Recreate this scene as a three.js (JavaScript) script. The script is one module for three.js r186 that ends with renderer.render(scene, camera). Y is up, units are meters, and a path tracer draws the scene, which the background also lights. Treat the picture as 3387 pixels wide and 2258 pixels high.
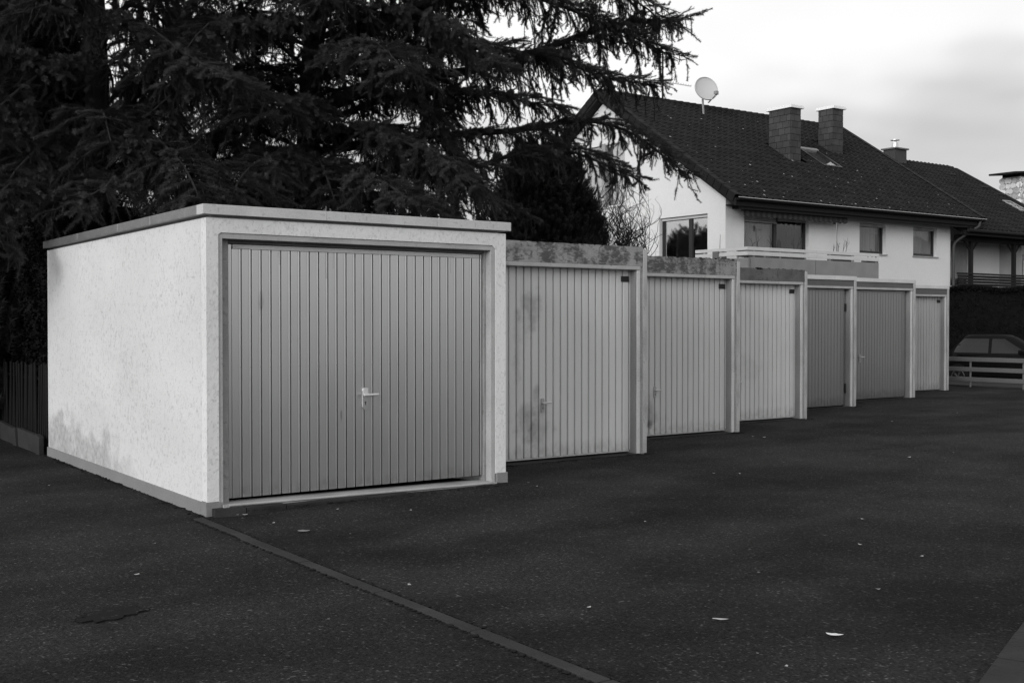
import * as THREE from 'three';
import { mergeGeometries } from 'three/addons/utils/BufferGeometryUtils.js';
import { RoundedBoxGeometry } from 'three/addons/geometries/RoundedBoxGeometry.js';

// ---------------------------------------------------------------- camera, sky, sun, exposure
const scene = new THREE.Scene();
const camera = new THREE.PerspectiveCamera(33.28, 1024 / 682, 0.1, 900);
camera.position.set(-3.202, 1.513, 8.642);
{
  const yaw = THREE.MathUtils.degToRad(54.67), pitch = THREE.MathUtils.degToRad(-0.93);
  camera.lookAt(-3.202 + Math.cos(yaw) * Math.cos(pitch), 1.513 + Math.sin(pitch), 8.642 - Math.sin(yaw) * Math.cos(pitch));
}
scene.add(camera);
const renderer = new THREE.WebGLRenderer({ antialias: true });
renderer.toneMapping = THREE.LinearToneMapping;
renderer.toneMappingExposure = 1;
renderer.shadowMap.enabled = true;

const SUN = new THREE.Vector3(-0.88, 0.24, 0.33).normalize();      // low veiled sun on the left
const SUN_POWER = 1.5, SKY_POWER = 1.0;

// seeded random and lattice noise
function rng(seed) { let s = seed >>> 0; return () => { s = (s + 0x6d2b79f5) >>> 0; let t = Math.imul(s ^ (s >>> 15), 1 | s); t = (t + Math.imul(t ^ (t >>> 7), 61 | t)) ^ t; return ((t ^ (t >>> 14)) >>> 0) / 4294967296; }; }
const LAT = (() => { const r = rng(77), a = new Float32Array(65536); for (let i = 0; i < 65536; i++) a[i] = r(); return a; })();
const lat = (x, y, s) => LAT[((x * 73 + y * 9277 + s * 31337) ^ (y * 131 + x * 7)) & 65535];
function vnoise(u, v, nx, ny, s) {                                  // periodic over u, v in [0, 1)
  const x = u * nx, y = v * ny, xi = Math.floor(x), yi = Math.floor(y);
  let fx = x - xi, fy = y - yi; fx = fx * fx * (3 - 2 * fx); fy = fy * fy * (3 - 2 * fy);
  const x0 = ((xi % nx) + nx) % nx, x1 = (x0 + 1) % nx, y0 = ((yi % ny) + ny) % ny, y1 = (y0 + 1) % ny;
  const a = lat(x0, y0, s), b = lat(x1, y0, s), c = lat(x0, y1, s), d = lat(x1, y1, s);
  return a + (b - a) * fx + (c - a) * fy + (a - b - c + d) * fx * fy;
}
function fbm(u, v, nx, ny, oct, s) { let t = 0, a = 0.5, n = 0; for (let o = 0; o < oct; o++) { t += a * vnoise(u, v, nx << o, ny << o, s + o); n += a; a *= 0.5; } return t / n; }
const sstep = (a, b, x) => { const t = Math.min(1, Math.max(0, (x - a) / (b - a))); return t * t * (3 - 2 * t); };
const lerp = (a, b, t) => a + (b - a) * t;

{                                                                   // overcast sky: bright veil, grey bank low in the east
  const W = 1024, H = 512, data = new Float32Array(W * H * 4);
  for (let j = 0; j < H; j++) for (let i = 0; i < W; i++) {
    const u = (i + 0.5) / W, v = (j + 0.5) / H, el = (v - 0.5) * Math.PI, az = (u - 0.5) * 2 * Math.PI;
    const d = [Math.cos(el) * Math.cos(az), Math.sin(el), Math.cos(el) * Math.sin(az)];
    const toSun = d[0] * SUN.x + d[1] * SUN.y + d[2] * SUN.z;
    const h = Math.max(0, d[1]);
    const sk = v + 0.25 * u, wob = fbm(u, v, 34, 30, 5, 3) - 0.5, wisp = fbm(u, sk, 48, 190, 4, 21) - 0.5;
    const bank = 1 - sstep(0.145, 0.228, h + wob * 0.10 + wisp * 0.03);       // low grey cloud bank
    const away = sstep(0.55, -0.3, toSun);                                   // away from the sun the bank is greyer
    let L = 1.0 + 0.10 * wob + 0.05 * wisp;
    L = lerp(L, 0.63 + 0.22 * wisp + 0.18 * wob + 0.6 * Math.max(0, h - 0.12), bank * away * 0.98);
    L *= lerp(1, 0.6, sstep(0.3, 0.85, h));
    L += 0.75 * Math.pow(Math.max(0, toSun), 4);
    const k = (j * W + i) * 4;
    data[k] = data[k + 1] = data[k + 2] = L * SKY_POWER; data[k + 3] = 1;
  }
  const t = new THREE.DataTexture(data, W, H, THREE.RGBAFormat, THREE.FloatType);
  t.mapping = THREE.EquirectangularReflectionMapping; t.magFilter = t.minFilter = THREE.LinearFilter; t.wrapS = THREE.RepeatWrapping; t.needsUpdate = true;
  scene.background = t; scene.environment = t;
}
{
  const sun = new THREE.DirectionalLight(0xffffff, SUN_POWER);
  sun.position.copy(SUN).multiplyScalar(60).add(new THREE.Vector3(10, 0, -5)); sun.target.position.set(10, 0, -5);
  sun.castShadow = true; sun.shadow.radius = 46; sun.shadow.mapSize.set(2048, 2048);
  Object.assign(sun.shadow.camera, { left: -40, right: 40, top: 30, bottom: -30, near: 1, far: 160 });
  scene.add(sun, sun.target);
}

// ---------------------------------------------------------------- helpers
const used = {};
function numbered(n) { const k = used[n] = (used[n] ?? -1) + 1; return k ? n + '_' + String(k).padStart(3, '0') : n; }
function tag(o, label, category, group, kind) {
  if (label) o.userData.label = label; if (category) o.userData.category = category;
  if (group) o.userData.group = group; if (kind) o.userData.kind = kind; return o;
}
function thing(name, label, category, pos = [0, 0, 0], group) {
  const o = new THREE.Group(); o.name = numbered(name); o.position.set(...pos); scene.add(o); return tag(o, label, category, group);
}
function boxUV(g) {                                                  // uv in metres by the way a face points
  const p = g.attributes.position, uv = new Float32Array(p.count * 2);
  const a = new THREE.Vector3(), b = new THREE.Vector3(), c = new THREE.Vector3();
  for (let i = 0; i < p.count; i += 3) {
    a.fromBufferAttribute(p, i); b.fromBufferAttribute(p, i + 1).sub(a); c.fromBufferAttribute(p, i + 2).sub(a); b.cross(c);
    const x = Math.abs(b.x), y = Math.abs(b.y), z = Math.abs(b.z);
    for (let k = 0; k < 3; k++) {
      const X = p.getX(i + k), Y = p.getY(i + k), Z = p.getZ(i + k);
      const [U, V] = x >= y && x >= z ? [Z, Y] : y >= z ? [X, Z] : [X, Y];
      uv[(i + k) * 2] = U; uv[(i + k) * 2 + 1] = V;
    }
  }
  g.setAttribute('uv', new THREE.BufferAttribute(uv, 2)); return g;
}
function join(list) {
  list = (Array.isArray(list) ? list : [list]).map(g => { const n = g.index ? g.toNonIndexed() : g.clone(); for (const k of Object.keys(n.attributes)) if (!['position', 'normal'].includes(k)) n.deleteAttribute(k); if (!n.attributes.normal) n.computeVertexNormals(); n.morphAttributes = {}; n.clearGroups(); return n; });
  return boxUV(list.length > 1 ? mergeGeometries(list) : list[0]);
}
function mesh(name, geos, material, parent, pos) {
  const m = new THREE.Mesh(geos.isUVd ? geos : join(geos), material); m.name = name; m.castShadow = m.receiveShadow = true;
  if (pos) m.position.set(...pos);
  (parent || scene).add(m); if (!parent) m.name = numbered(name); return m;
}
function share(geos) { const g = join(geos); g.isUVd = true; return g; }
const box = (x0, x1, y0, y1, z0, z1) => new THREE.BoxGeometry(x1 - x0, y1 - y0, z1 - z0).translate((x0 + x1) / 2, (y0 + y1) / 2, (z0 + z1) / 2);
const rbox = (x0, x1, y0, y1, z0, z1, r = 0.006) => new RoundedBoxGeometry(x1 - x0, y1 - y0, z1 - z0, 1, r).translate((x0 + x1) / 2, (y0 + y1) / 2, (z0 + z1) / 2);
const V = (x, y, z) => new THREE.Vector3(x, y, z);
function rod(a, b, r0, r1 = r0, sides = 6) {                         // tapered rod between two points
  const A = V(...a), B = V(...b), d = B.clone().sub(A), g = new THREE.CylinderGeometry(r1, r0, d.length(), sides, 1);
  g.applyQuaternion(new THREE.Quaternion().setFromUnitVectors(V(0, 1, 0), d.clone().normalize()));
  return g.translate((A.x + B.x) / 2, (A.y + B.y) / 2, (A.z + B.z) / 2);
}
function prism(pts, y0, y1) {                                        // outline (x, z) raised from y0 to y1
  const g = new THREE.ExtrudeGeometry(new THREE.Shape(pts.map(([x, z]) => new THREE.Vector2(x, -z))), { depth: y1 - y0, bevelEnabled: false });
  return g.rotateX(-Math.PI / 2).translate(0, y0, 0);
}
function slab(outline, holes, depth) {                               // outline (x, y) with holes, front face at z = 0, thickness to -z
  const s = new THREE.Shape(outline.map(p => new THREE.Vector2(...p)));
  for (const [x0, x1, y0, y1] of holes) s.holes.push(new THREE.Path([[x0, y0], [x0, y1], [x1, y1], [x1, y0]].map(p => new THREE.Vector2(...p))));
  return new THREE.ExtrudeGeometry(s, { depth, bevelEnabled: false }).translate(0, 0, -depth);
}
// greys: a number is a linear reflectance
const G = v => new THREE.Color().setRGB(v, v, v);
const enc = x => Math.round(255 * (x <= 0.0031308 ? 12.92 * x : 1.055 * Math.pow(Math.min(1, x), 1 / 2.4) - 0.055));
function tex(w, h, fn, srgb, mx, my) {                               // fn(u, v) gives a linear grey; mx, my metres covered
  const d = new Uint8Array(w * h * 4);
  for (let j = 0; j < h; j++) for (let i = 0; i < w; i++) {
    const c = fn((i + 0.5) / w, (j + 0.5) / h), k = (j * w + i) * 4, e = srgb ? enc(Math.max(0, c)) : Math.round(255 * Math.min(1, Math.max(0, c)));
    d[k] = d[k + 1] = d[k + 2] = e; d[k + 3] = 255;
  }
  const t = new THREE.DataTexture(d, w, h, THREE.RGBAFormat); t.colorSpace = srgb ? THREE.SRGBColorSpace : THREE.NoColorSpace;
  t.wrapS = t.wrapT = THREE.RepeatWrapping; t.magFilter = THREE.LinearFilter; t.minFilter = THREE.LinearMipmapLinearFilter; t.generateMipmaps = true;
  t.repeat.set(1 / mx, 1 / my); t.needsUpdate = true; return t;
}
const mat = (o) => new THREE.MeshPhysicalMaterial({ roughness: 0.9, metalness: 0, specularIntensity: (o.roughness ?? 0.9) > 0.7 ? 0.3 : 0.8, ...o });   // coarse surfaces shine little

// ---------------------------------------------------------------- materials
const aspH = (u, v) => { const g = vnoise(u, v, 430, 430, 5), g2 = vnoise(u, v, 250, 250, 9); return 0.55 * g + 0.45 * g2; };
const M = {};
M.asphalt = mat({
  map: tex(1536, 1536, (u, v) => {
    const g = vnoise(u, v, 330, 330, 5), p = vnoise(u, v, 250, 250, 61), m = fbm(u, v, 6, 6, 5, 40);
    let c = 0.0135 + 0.015 * g * g + 0.011 * p; c *= 0.75 + 0.5 * m; if (p > 0.84) c += 0.6 * (p - 0.84) * (0.3 + g); if (g < 0.15) c *= 0.7; return c;
  }, true, 3.1, 3.1),
  bumpMap: tex(1024, 1024, aspH, false, 2.3, 2.3), bumpScale: 0.007, roughness: 0.95, vertexColors: true, specularIntensity: 0.1,
});
M.joint = mat({ color: G(0.012) });
M.soil = mat({ map: tex(512, 512, (u, v) => 0.02 + 0.03 * fbm(u, v, 24, 24, 5, 8), true, 2, 2) });
const conc = (base, amp, s, spot = 0.2) => tex(512, 512, (u, v) => { const m = fbm(u, v, 5, 5, 6, s), f = vnoise(u, v, 150, 150, s + 2); let c = base * (1 + amp * (m - 0.5) * 2 + 0.14 * (f - 0.5)); if (vnoise(u, v, 60, 60, s + 3) < spot * 0.35) c *= 0.8; return c; }, true, 1.3, 1.3);
const fineBump = tex(512, 512, (u, v) => fbm(u, v, 60, 60, 3, 14), false, 0.9, 0.9);
M.concrete = mat({ map: conc(0.38, 0.22, 31), bumpMap: fineBump, bumpScale: 0.002 });
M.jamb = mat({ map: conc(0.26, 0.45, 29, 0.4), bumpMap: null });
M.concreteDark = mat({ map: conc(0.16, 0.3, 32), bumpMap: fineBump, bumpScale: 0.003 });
M.kerb = mat({ map: conc(0.033, 0.6, 33), bumpMap: fineBump, bumpScale: 0.003 });
M.plinth = mat({ map: conc(0.215, 0.1, 34, 0.05), roughness: 0.75 });
M.sill = mat({ map: conc(0.33, 0.3, 35), bumpMap: fineBump, bumpScale: 0.002 });
// moss and water stains over concrete, for the fasciae
const mossTex = (base, amount, s) => tex(1024, 512, (u, v) => {
  const ou = u, ov = v; u += 0.022 * (fbm(ou, ov, 24, 9, 3, s + 21) - 0.5) + 0.006 * (fbm(ou, ov, 120, 40, 2, s + 23) - 0.5); v += 0.10 * (fbm(ou, ov, 20, 8, 3, s + 25) - 0.5);
  const m = fbm(u, v, 7, 4, 5, s), run = fbm(u, v, 34, 2, 4, s + 7), fine = fbm(u, v, 60, 30, 3, s + 13);
  const big = fbm(u, v, 3, 2, 3, s + 17), stain = sstep(0.48, 0.68, 0.30 * m + 0.24 * run + 0.30 * fine + 0.16 * big + 0.045 * amount);
  let c = base * (0.70 + 0.6 * fbm(u, v, 10, 5, 5, s + 3)) * (0.86 + 0.28 * fine); return lerp(c, 0.03 + 0.03 * fine, stain * 0.85);
}, true, 2.0, 0.5);
M.mossConcrete = mat({ map: mossTex(0.28, 1, 101), bumpMap: fineBump, bumpScale: 0.004 });
M.mossConcreteB = mat({ map: mossTex(0.26, 0.8, 137), bumpMap: fineBump, bumpScale: 0.004 });
M.mossConcreteC = mat({ map: mossTex(0.115, 0.2, 171), bumpMap: fineBump, bumpScale: 0.003 });
// roughcast: grains torn upwards by the float
const castH = (u, v, vert, n) => { const wu = u + 0.006 * (fbm(u, v, 40, 40, 3, 53) - 0.5), a = fbm(wu, v, Math.round(vert ? n * 2.6 : n * 2.0), Math.round(vert ? n * 0.9 : n * 1.5), 3, 51), b = vnoise(u, v, n * 5, n * 4, 57); return a * 0.72 + b * 0.28; };
const castC = (u, v, vert, n) => { const h = castH(u, v, vert, n); let c = 0.69 + 0.14 * (fbm(u, v, 5, 5, 5, 71) - 0.5); const pit = 0.40 + 0.10 * (fbm(u, v, 9, 6, 4, 73) - 0.5) * 2; if (h < pit + 0.06) c -= 0.62 * (pit + 0.06 - h); return Math.max(0.2, c); };
M.castFront = mat({ map: tex(1024, 1024, (u, v) => castC(u, v, false, 60), true, 2.2, 2.2), bumpMap: tex(1024, 1024, (u, v) => castH(u, v, false, 44), false, 2.2, 2.2), bumpScale: 0.003 });
M.castSide = mat({
  map: tex(2048, 1024, (u, v) => {                                   // covers z -5.12..0 and y 0..2.56
    let c = 0.92 * castC(u, v, true, 88); const z = (1 - u) * 5.12, y = v * 2.56;   // z = metres behind the front corner
    const edge = 0.38 + 0.22 * sstep(1.2, 4.2, z) + 0.55 * (fbm(u, v, 22, 12, 5, 91) - 0.5) + 0.14 * (castH(u, v, true, 52) - 0.5);
    const algae = sstep(edge, edge - 0.26, y + 0.05) * sstep(1.5, 2.6, z + 0.8 * (fbm(u, v, 14, 14, 3, 93) - 0.5));
    c *= 1 - 0.42 * algae * (0.35 + 0.85 * fbm(u, v, 110, 60, 3, 95)); return Math.max(0.08, c);
  }, true, 5.12, 2.56),
  bumpMap: tex(1024, 1024, (u, v) => castH(u, v, true, 44), false, 2.2, 2.2), bumpScale: 0.005,
});
M.render_ = mat({ map: tex(512, 512, (u, v) => 0.78 + 0.05 * (fbm(u, v, 5, 5, 5, 12) - 0.5) - 0.05 * vnoise(u, v, 120, 120, 15), true, 3, 3), bumpMap: fineBump, bumpScale: 0.006 });
M.renderGrey = mat({ map: conc(0.40, 0.08, 36, 0), bumpMap: fineBump, bumpScale: 0.003 });
M.capMetal = mat({ map: tex(512, 512, (u, v) => 0.30 + 0.16 * (fbm(u, v, 9, 7, 5, 17) - 0.5) + 0.08 * (vnoise(u, v, 110, 110, 18) - 0.5), true, 1.1, 1.1), metalness: 0.75, roughness: 0.42 });
// painted steel doors: one texture over the whole leaf (2.8 x 2.3 m)
const doorTex = (base, s, blots, drips) => tex(1024, 768, (u, v) => {
  const x = u * 2.8, y = v * 2.3; let c = base * (1 + 0.10 * (fbm(u, v, 28, 3, 4, s) - 0.5) + 0.08 * (fbm(u, v, 9, 7, 5, s + 2) - 0.5));
  for (const [bx, by, rx, ry, dark] of blots) {
    const n = fbm(u, v, 26, 20, 5, s + 5) - 0.5, r = Math.hypot((x - bx) / rx, (y - by) / ry) + 1.5 * n;
    c *= 1 - 0.75 * dark * sstep(1.25, 0.3, r) * (0.5 + 0.9 * fbm(u, v, 60, 44, 4, s + 6));
  }
  for (const [dx, top, len, w] of drips) { const e = Math.abs(x - dx - 0.01 * (vnoise(u, v, 8, 40, s + 8) - 0.5)) / w; if (e < 1 && y < top && y > top - len * (0.7 + 0.5 * vnoise(u, v, 90, 4, s + 9))) c *= 0.72; }
  c *= 1 - 0.35 * sstep(0.16, 0.02, y - 0.14 * fbm(u, v, 60, 3, 4, s + 11)) * fbm(u, v, 70, 40, 3, s + 12);
  return c;
}, true, 2.8, 2.3);
const paint = (t, r, metal = 0) => new THREE.MeshPhysicalMaterial({ map: t, roughness: r, metalness: metal, ior: 1.5 });   // A and E are bare galvanised steel
M.doorA = paint(doorTex(0.58, 201, [[0.28, 1.66, 0.022, 0.09, 0.4], [1.0, 0.72, 0.008, 0.05, 0.5]], [[0.86, 2.14, 0.32, 0.004], [0.93, 2.14, 0.22, 0.003], [1.9, 2.14, 0.12, 0.003], [2.1, 2.14, 0.18, 0.003], [0.44, 2.14, 0.15, 0.003]]), 0.30, 0.9);
M.doorB = paint(doorTex(0.58, 231, [[1.25, 1.68, 0.15, 0.26, 0.42], [1.33, 0.72, 0.06, 0.12, 0.4], [1.18, 0.45, 0.16, 0.22, 0.36], [1.40, 0.38, 0.18, 0.24, 0.42], [1.08, 1.2, 0.06, 0.5, 0.22]], []), 0.55);
M.doorC = paint(doorTex(0.52, 261, [[1.30, 0.36, 0.11, 0.24, 0.36], [1.29, 0.17, 0.05, 0.06, 0.75], [1.22, 0.30, 0.30, 0.2, 0.2]], []), 0.55);
M.doorD = paint(doorTex(0.58, 291, [[1.16, 0.34, 0.2, 0.32, 0.3], [1.5, 0.85, 0.4, 0.22, 0.12]], []), 0.55);
M.doorE = paint(doorTex(0.30, 321, [], []), 0.35, 0.85);
M.doorF = paint(doorTex(0.36, 351, [], []), 0.55);
M.trim = mat({ map: conc(0.38, 0.3, 37, 0.3), roughness: 0.65 });
M.lip = mat({ map: conc(0.50, 0.25, 63, 0.2), roughness: 0.55 });
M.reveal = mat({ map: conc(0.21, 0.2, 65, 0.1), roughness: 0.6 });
M.trimRough = mat({ map: conc(0.34, 0.4, 38, 0.5), bumpMap: fineBump, bumpScale: 0.008 });
M.steelFrame = mat({ map: conc(0.28, 0.25, 39), roughness: 0.6 });
M.band = mat({ map: conc(0.11, 0.2, 41) });
M.whiteTrim = mat({ map: conc(0.55, 0.1, 42, 0), roughness: 0.6 });
M.alu = mat({ color: G(0.62), metalness: 0.85, roughness: 0.38 });
M.handle = mat({ color: G(0.55), roughness: 0.45, metalness: 0.2 });
M.black = mat({ color: G(0.012), roughness: 0.6 });
M.room = mat({ color: G(0.22) });
M.dark = mat({ color: G(0.02) });
M.wood = mat({ map: tex(256, 256, (u, v) => 0.011 + 0.012 * fbm(u, v, 60, 4, 4, 45), true, 0.8, 0.8), roughness: 0.85 });
M.fenceWood = mat({ map: tex(256, 256, (u, v) => 0.005 + 0.009 * fbm(u, v, 50, 4, 4, 46), true, 0.5, 1.2), roughness: 0.95 });
M.frame = mat({ color: G(0.02), roughness: 0.45 });
M.frameWhite = mat({ color: G(0.7), roughness: 0.45 });
M.curtain = new THREE.MeshPhysicalMaterial({ color: G(0.55), roughness: 1, transmission: 0.35, thickness: 0, side: THREE.DoubleSide });
M.curtainGrey = mat({ map: conc(0.34, 0.1, 47, 0), roughness: 1, side: THREE.DoubleSide });
M.glass = new THREE.MeshPhysicalMaterial({ color: G(0.9), roughness: 0.02, transmission: 1, thickness: 0, ior: 2.1 });
M.glassPlain = new THREE.MeshPhysicalMaterial({ color: G(0.85), roughness: 0.02, transmission: 1, thickness: 0, ior: 1.5 });
M.glassCoated = new THREE.MeshPhysicalMaterial({ color: G(0.7), roughness: 0.03, transmission: 1, thickness: 0, ior: 4.4 });
const tileTex = conc(0.014, 0.5, 43, 0.4);
M.tiles = [0.8, 1, 1.25].map((k, i) => mat({ map: tileTex, color: G(k), roughness: 0.75, bumpMap: fineBump, bumpScale: 0.004 }));
M.slate = [0.86, 1, 1.12].map(k => mat({ map: conc(0.06, 0.18, 48, 0.1), color: G(k), roughness: 0.72 }));
M.bark = mat({ map: tex(256, 256, (u, v) => 0.012 + 0.018 * fbm(u, v, 30, 8, 5, 49), true, 0.6, 0.9), bumpMap: fineBump, bumpScale: 0.02 });
M.twig = mat({ color: G(0.028), roughness: 1 });
M.needle = new THREE.MeshPhysicalMaterial({ color: G(0.044), roughness: 0.9, specularIntensity: 0.2, side: THREE.DoubleSide });
M.thuja = new THREE.MeshPhysicalMaterial({ color: G(0.022), roughness: 0.9, specularIntensity: 0.2, side: THREE.DoubleSide });
M.leaf = new THREE.MeshPhysicalMaterial({ color: G(0.011), roughness: 0.9, specularIntensity: 0.1, side: THREE.DoubleSide });
M.litter = mat({ color: G(0.42), roughness: 0.85, side: THREE.DoubleSide });
M.litterGrey = mat({ color: G(0.2), roughness: 0.85, side: THREE.DoubleSide });
M.carPaint = new THREE.MeshPhysicalMaterial({ color: G(0.007), roughness: 0.6, specularIntensity: 0.0, clearcoat: 0.16, clearcoatRoughness: 0.05 });
M.carGlass = new THREE.MeshPhysicalMaterial({ color: G(0.005), roughness: 0.04, ior: 1.5 });
M.rubber = mat({ color: G(0.012), roughness: 0.9 });
M.dish = mat({ color: G(0.5), roughness: 0.55 });
M.railPaint = mat({ map: conc(0.115, 0.1, 53, 0), roughness: 0.6 });
M.parapet = mat({ map: conc(0.27, 0.1, 62, 0), bumpMap: fineBump, bumpScale: 0.003 });
M.balconyPaint = mat({ map: conc(0.62, 0.08, 54, 0), roughness: 0.6 });
const stoneMats = [0.36, 0.5, 0.64, 0.74].map((k, i) => mat({ map: conc(k, 0.2, 55 + i), bumpMap: fineBump, bumpScale: 0.008 }));

// ---------------------------------------------------------------- ground
{
  const g = new THREE.PlaneGeometry(900, 900, 4, 4).rotateX(-Math.PI / 2).translate(0, -0.28, 0);
  tag(mesh('ground', g, M.soil), 'dark earth reaching to the horizon beyond houses and yard', 'ground', null, 'structure');
}
const raise = (x, z) => 0.042 * Math.exp(-Math.pow((z - 0.0) / 0.55, 2)) * sstep(0.25, 0.9, x) * sstep(3.7, 2.7, x);
function paved(x0, x1, z0, z1, step, seed) {
  const nx = Math.round((x1 - x0) / step), nz = Math.round((z1 - z0) / step);
  const g = new THREE.PlaneGeometry(x1 - x0, z1 - z0, nx, nz).rotateX(-Math.PI / 2).translate((x0 + x1) / 2, 0, (z0 + z1) / 2);
  const p = g.attributes.position, c = new Float32Array(p.count * 3), uv = g.attributes.uv;
  for (let i = 0; i < p.count; i++) {
    const x = p.getX(i), z = p.getZ(i);
    p.setY(i, raise(x, z) + 0.012 * (fbm(x / 40 + 0.5, z / 40 + 0.5, 14, 14, 2, seed) - 0.5) * sstep(0, 0.6, Math.abs(x)));
    // worn and repaired patches of asphalt, streaked along the way cars drive
    const n = fbm(x / 64 + 0.5, z / 64 + 0.5, 36, 90, 4, seed + 3), n2 = fbm(x / 64 + 0.5, z / 64 + 0.5, 150, 190, 3, seed + 5);
    const k = 0.68 + 0.46 * sstep(0.3, 0.7, n) + 0.32 * n2 - 0.14 * sstep(0.62, 0.7, fbm(x / 64 + 0.2, z / 64 + 0.7, 60, 60, 3, seed + 9));
    c[i * 3] = c[i * 3 + 1] = c[i * 3 + 2] = k; uv.setXY(i, x, z);
  }
  g.setAttribute('color', new THREE.BufferAttribute(c, 3)); g.computeVertexNormals();
  return g;
}
{
  const pave = g => { const m = new THREE.Mesh(g, M.asphalt); m.receiveShadow = true; return m; };
  const yard = pave(paved(-0.06, 21.3, -9.5, 12, 0.1, 700)); yard.name = numbered('yard_asphalt'); scene.add(yard);
  tag(yard, 'dark asphalt yard in front of the garage doors', 'yard', null, 'structure');
  const lane = pave(mergeGeometries([paved(-12, -0.1, -24, 12, 0.12, 800), paved(-0.1, 0.03, -24, 0.05, 0.13, 800)])); lane.name = numbered('lane_asphalt'); scene.add(lane);
  tag(lane, 'dark asphalt lane running past the white side wall', 'lane', null, 'structure');
  const soil = new THREE.PlaneGeometry(60, 50, 8, 8).rotateX(-Math.PI / 2).translate(30.1, -0.02, -30.0);
  tag(mesh('garden_soil', soil, M.soil), 'bare garden soil behind the garages around the houses', 'garden ground', null, 'structure');
  const st = new THREE.PlaneGeometry(8, 40, 8, 8).rotateX(-Math.PI / 2).translate(25.8, -0.24, 8);
  tag(mesh('street', st, mat({ map: conc(0.03, 0.3, 60) })), 'street below the yard where the dark car stands', 'street', null, 'structure');
  // broken hole in the lane
  const r = rng(5), hole = thing('pothole', 'shallow broken patch with cracked edge in the lane asphalt', 'pothole', [-1.48, 0.004, 2.63]);
  const pts = []; for (let k = 0; k < 26; k++) { const a = k / 26 * Math.PI * 2, q = 0.7 + 0.55 * r(); pts.push([Math.cos(a) * 0.175 * q - 0.05 * Math.sin(a), Math.sin(a) * 0.12 * q]); }
  mesh('hole_floor', prism(pts, -0.004, 0.005), mat({ color: G(0.008), roughness: 0.9 }), hole);
  const bits = []; for (let k = 0; k < 34; k++) { const a = r() * 6.28, q = 0.6 + 0.6 * r(), s = 0.003 + 0.007 * r(); bits.push(new THREE.DodecahedronGeometry(s, 0).scale(1.5, 0.5, 1).rotateY(r() * 6).translate(Math.cos(a) * 0.17 * q, 0.003, Math.sin(a) * 0.085 * q)); }
  tag(mesh('grit', bits, mat({ color: G(0.035) }), hole), null, null, null, 'stuff');
  const crack = []; let px = 0.15, pz = -0.03; for (let k = 0; k < 16; k++) { const nx = px + 0.02 + 0.03 * r(), nz = pz + 0.05 * (r() - 0.5); if (k % 5 !== 3) crack.push(rod([px, -0.002, pz], [nx, -0.002, nz], 0.003, 0.002, 4)); px = nx; pz = nz; }
  tag(mesh('crack', crack, M.black, hole), null, null, null, 'stuff');
}
// flush kerb between lane and yard
{
  const k = thing('kerb', 'long flush kerb of concrete stones dividing lane from yard', 'kerb', [-0.12, 0, 0]); const r = rng(12);
  for (let z = 0.07, i = 0; z < 11; i++) {
    const L = 0.98, bend = z < 1 ? 0.02 * (1 - z) : 0, w = 0.041;
    mesh('kerb_stone', rbox(-w + bend, w + bend, -0.14, 0.012 + 0.006 * (r() - 0.5), z + 0.004, z + L - 0.004, 0.008), M.kerb, k).rotation.z = 0.01 * (r() - 0.5);
    
    const dirt = []; for (let q = 0; q < 26; q++) for (const sd of [1, 1, -1]) { const rr = 0.006 + 0.014 * r() * r(); dirt.push(new THREE.IcosahedronGeometry(rr, 0).scale(1, 0.35, 1.7).rotateY(r() * 6).translate(sd * (w + 0.008 + 0.008 * r()) + bend, 0.006, z + L * (q + r()) / 26)); }
    tag(mesh('dirt', dirt, M.joint, k), null, null, null, 'stuff');
    z += L;
  }
  const c = thing('kerb', 'short curved row of kerb stones before the front garage sill', 'kerb', [0, 0, 0]);
  const arc = [[0.03, 0.085], [0.27, 0.135], [0.60, 0.155], [0.97, 0.15], [1.34, 0.135], [1.75, 0.12]];
  for (let i = 0; i < 5; i++) {
    const [x0, z0] = arc[i], [x1, z1] = arc[i + 1], y = lerp(0.062, 0.05, i / 4);
    const g = prism([[x0 + 0.004, z0 - 0.09], [x1 - 0.004, z1 - 0.09], [x1 - 0.004, z1], [x0 + 0.004, z0]], -0.1, y + 0.004 * (i % 2));
    mesh('kerb_stone', g, M.kerb, c);
  }
  const d = thing('kerb', 'row of flat paving stones at the yard edge, lower right corner', 'kerb', [0, 0, 0]);
  for (let i = -3; i < 5; i++) {                                     // runs from (2.15, 5.5) towards (1.18, 5.89)
    const ux = -0.928, uz = 0.373, cx = 2.23 + ux * i * 0.5, cz = 5.55 + uz * i * 0.5;
    const g = rbox(-0.245, 0.245, -0.1, 0.02, -0.085, 0.085, 0.008); const m = mesh('kerb_stone', g, M.kerb, d, [cx, 0.004 * (i & 1), cz]); m.rotation.y = Math.atan2(-uz, ux);
  }
  const e = thing('kerb', 'low dark kerb wall under the white yard railing', 'kerb', [21.37, 0, 0]);
  for (let z = -9.4; z < 9; z += 1.0) mesh('kerb_stone', rbox(-0.09, 0.09, -0.3, 0.035, z + 0.004, z + 0.996, 0.01), M.kerb, e);
}

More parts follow.
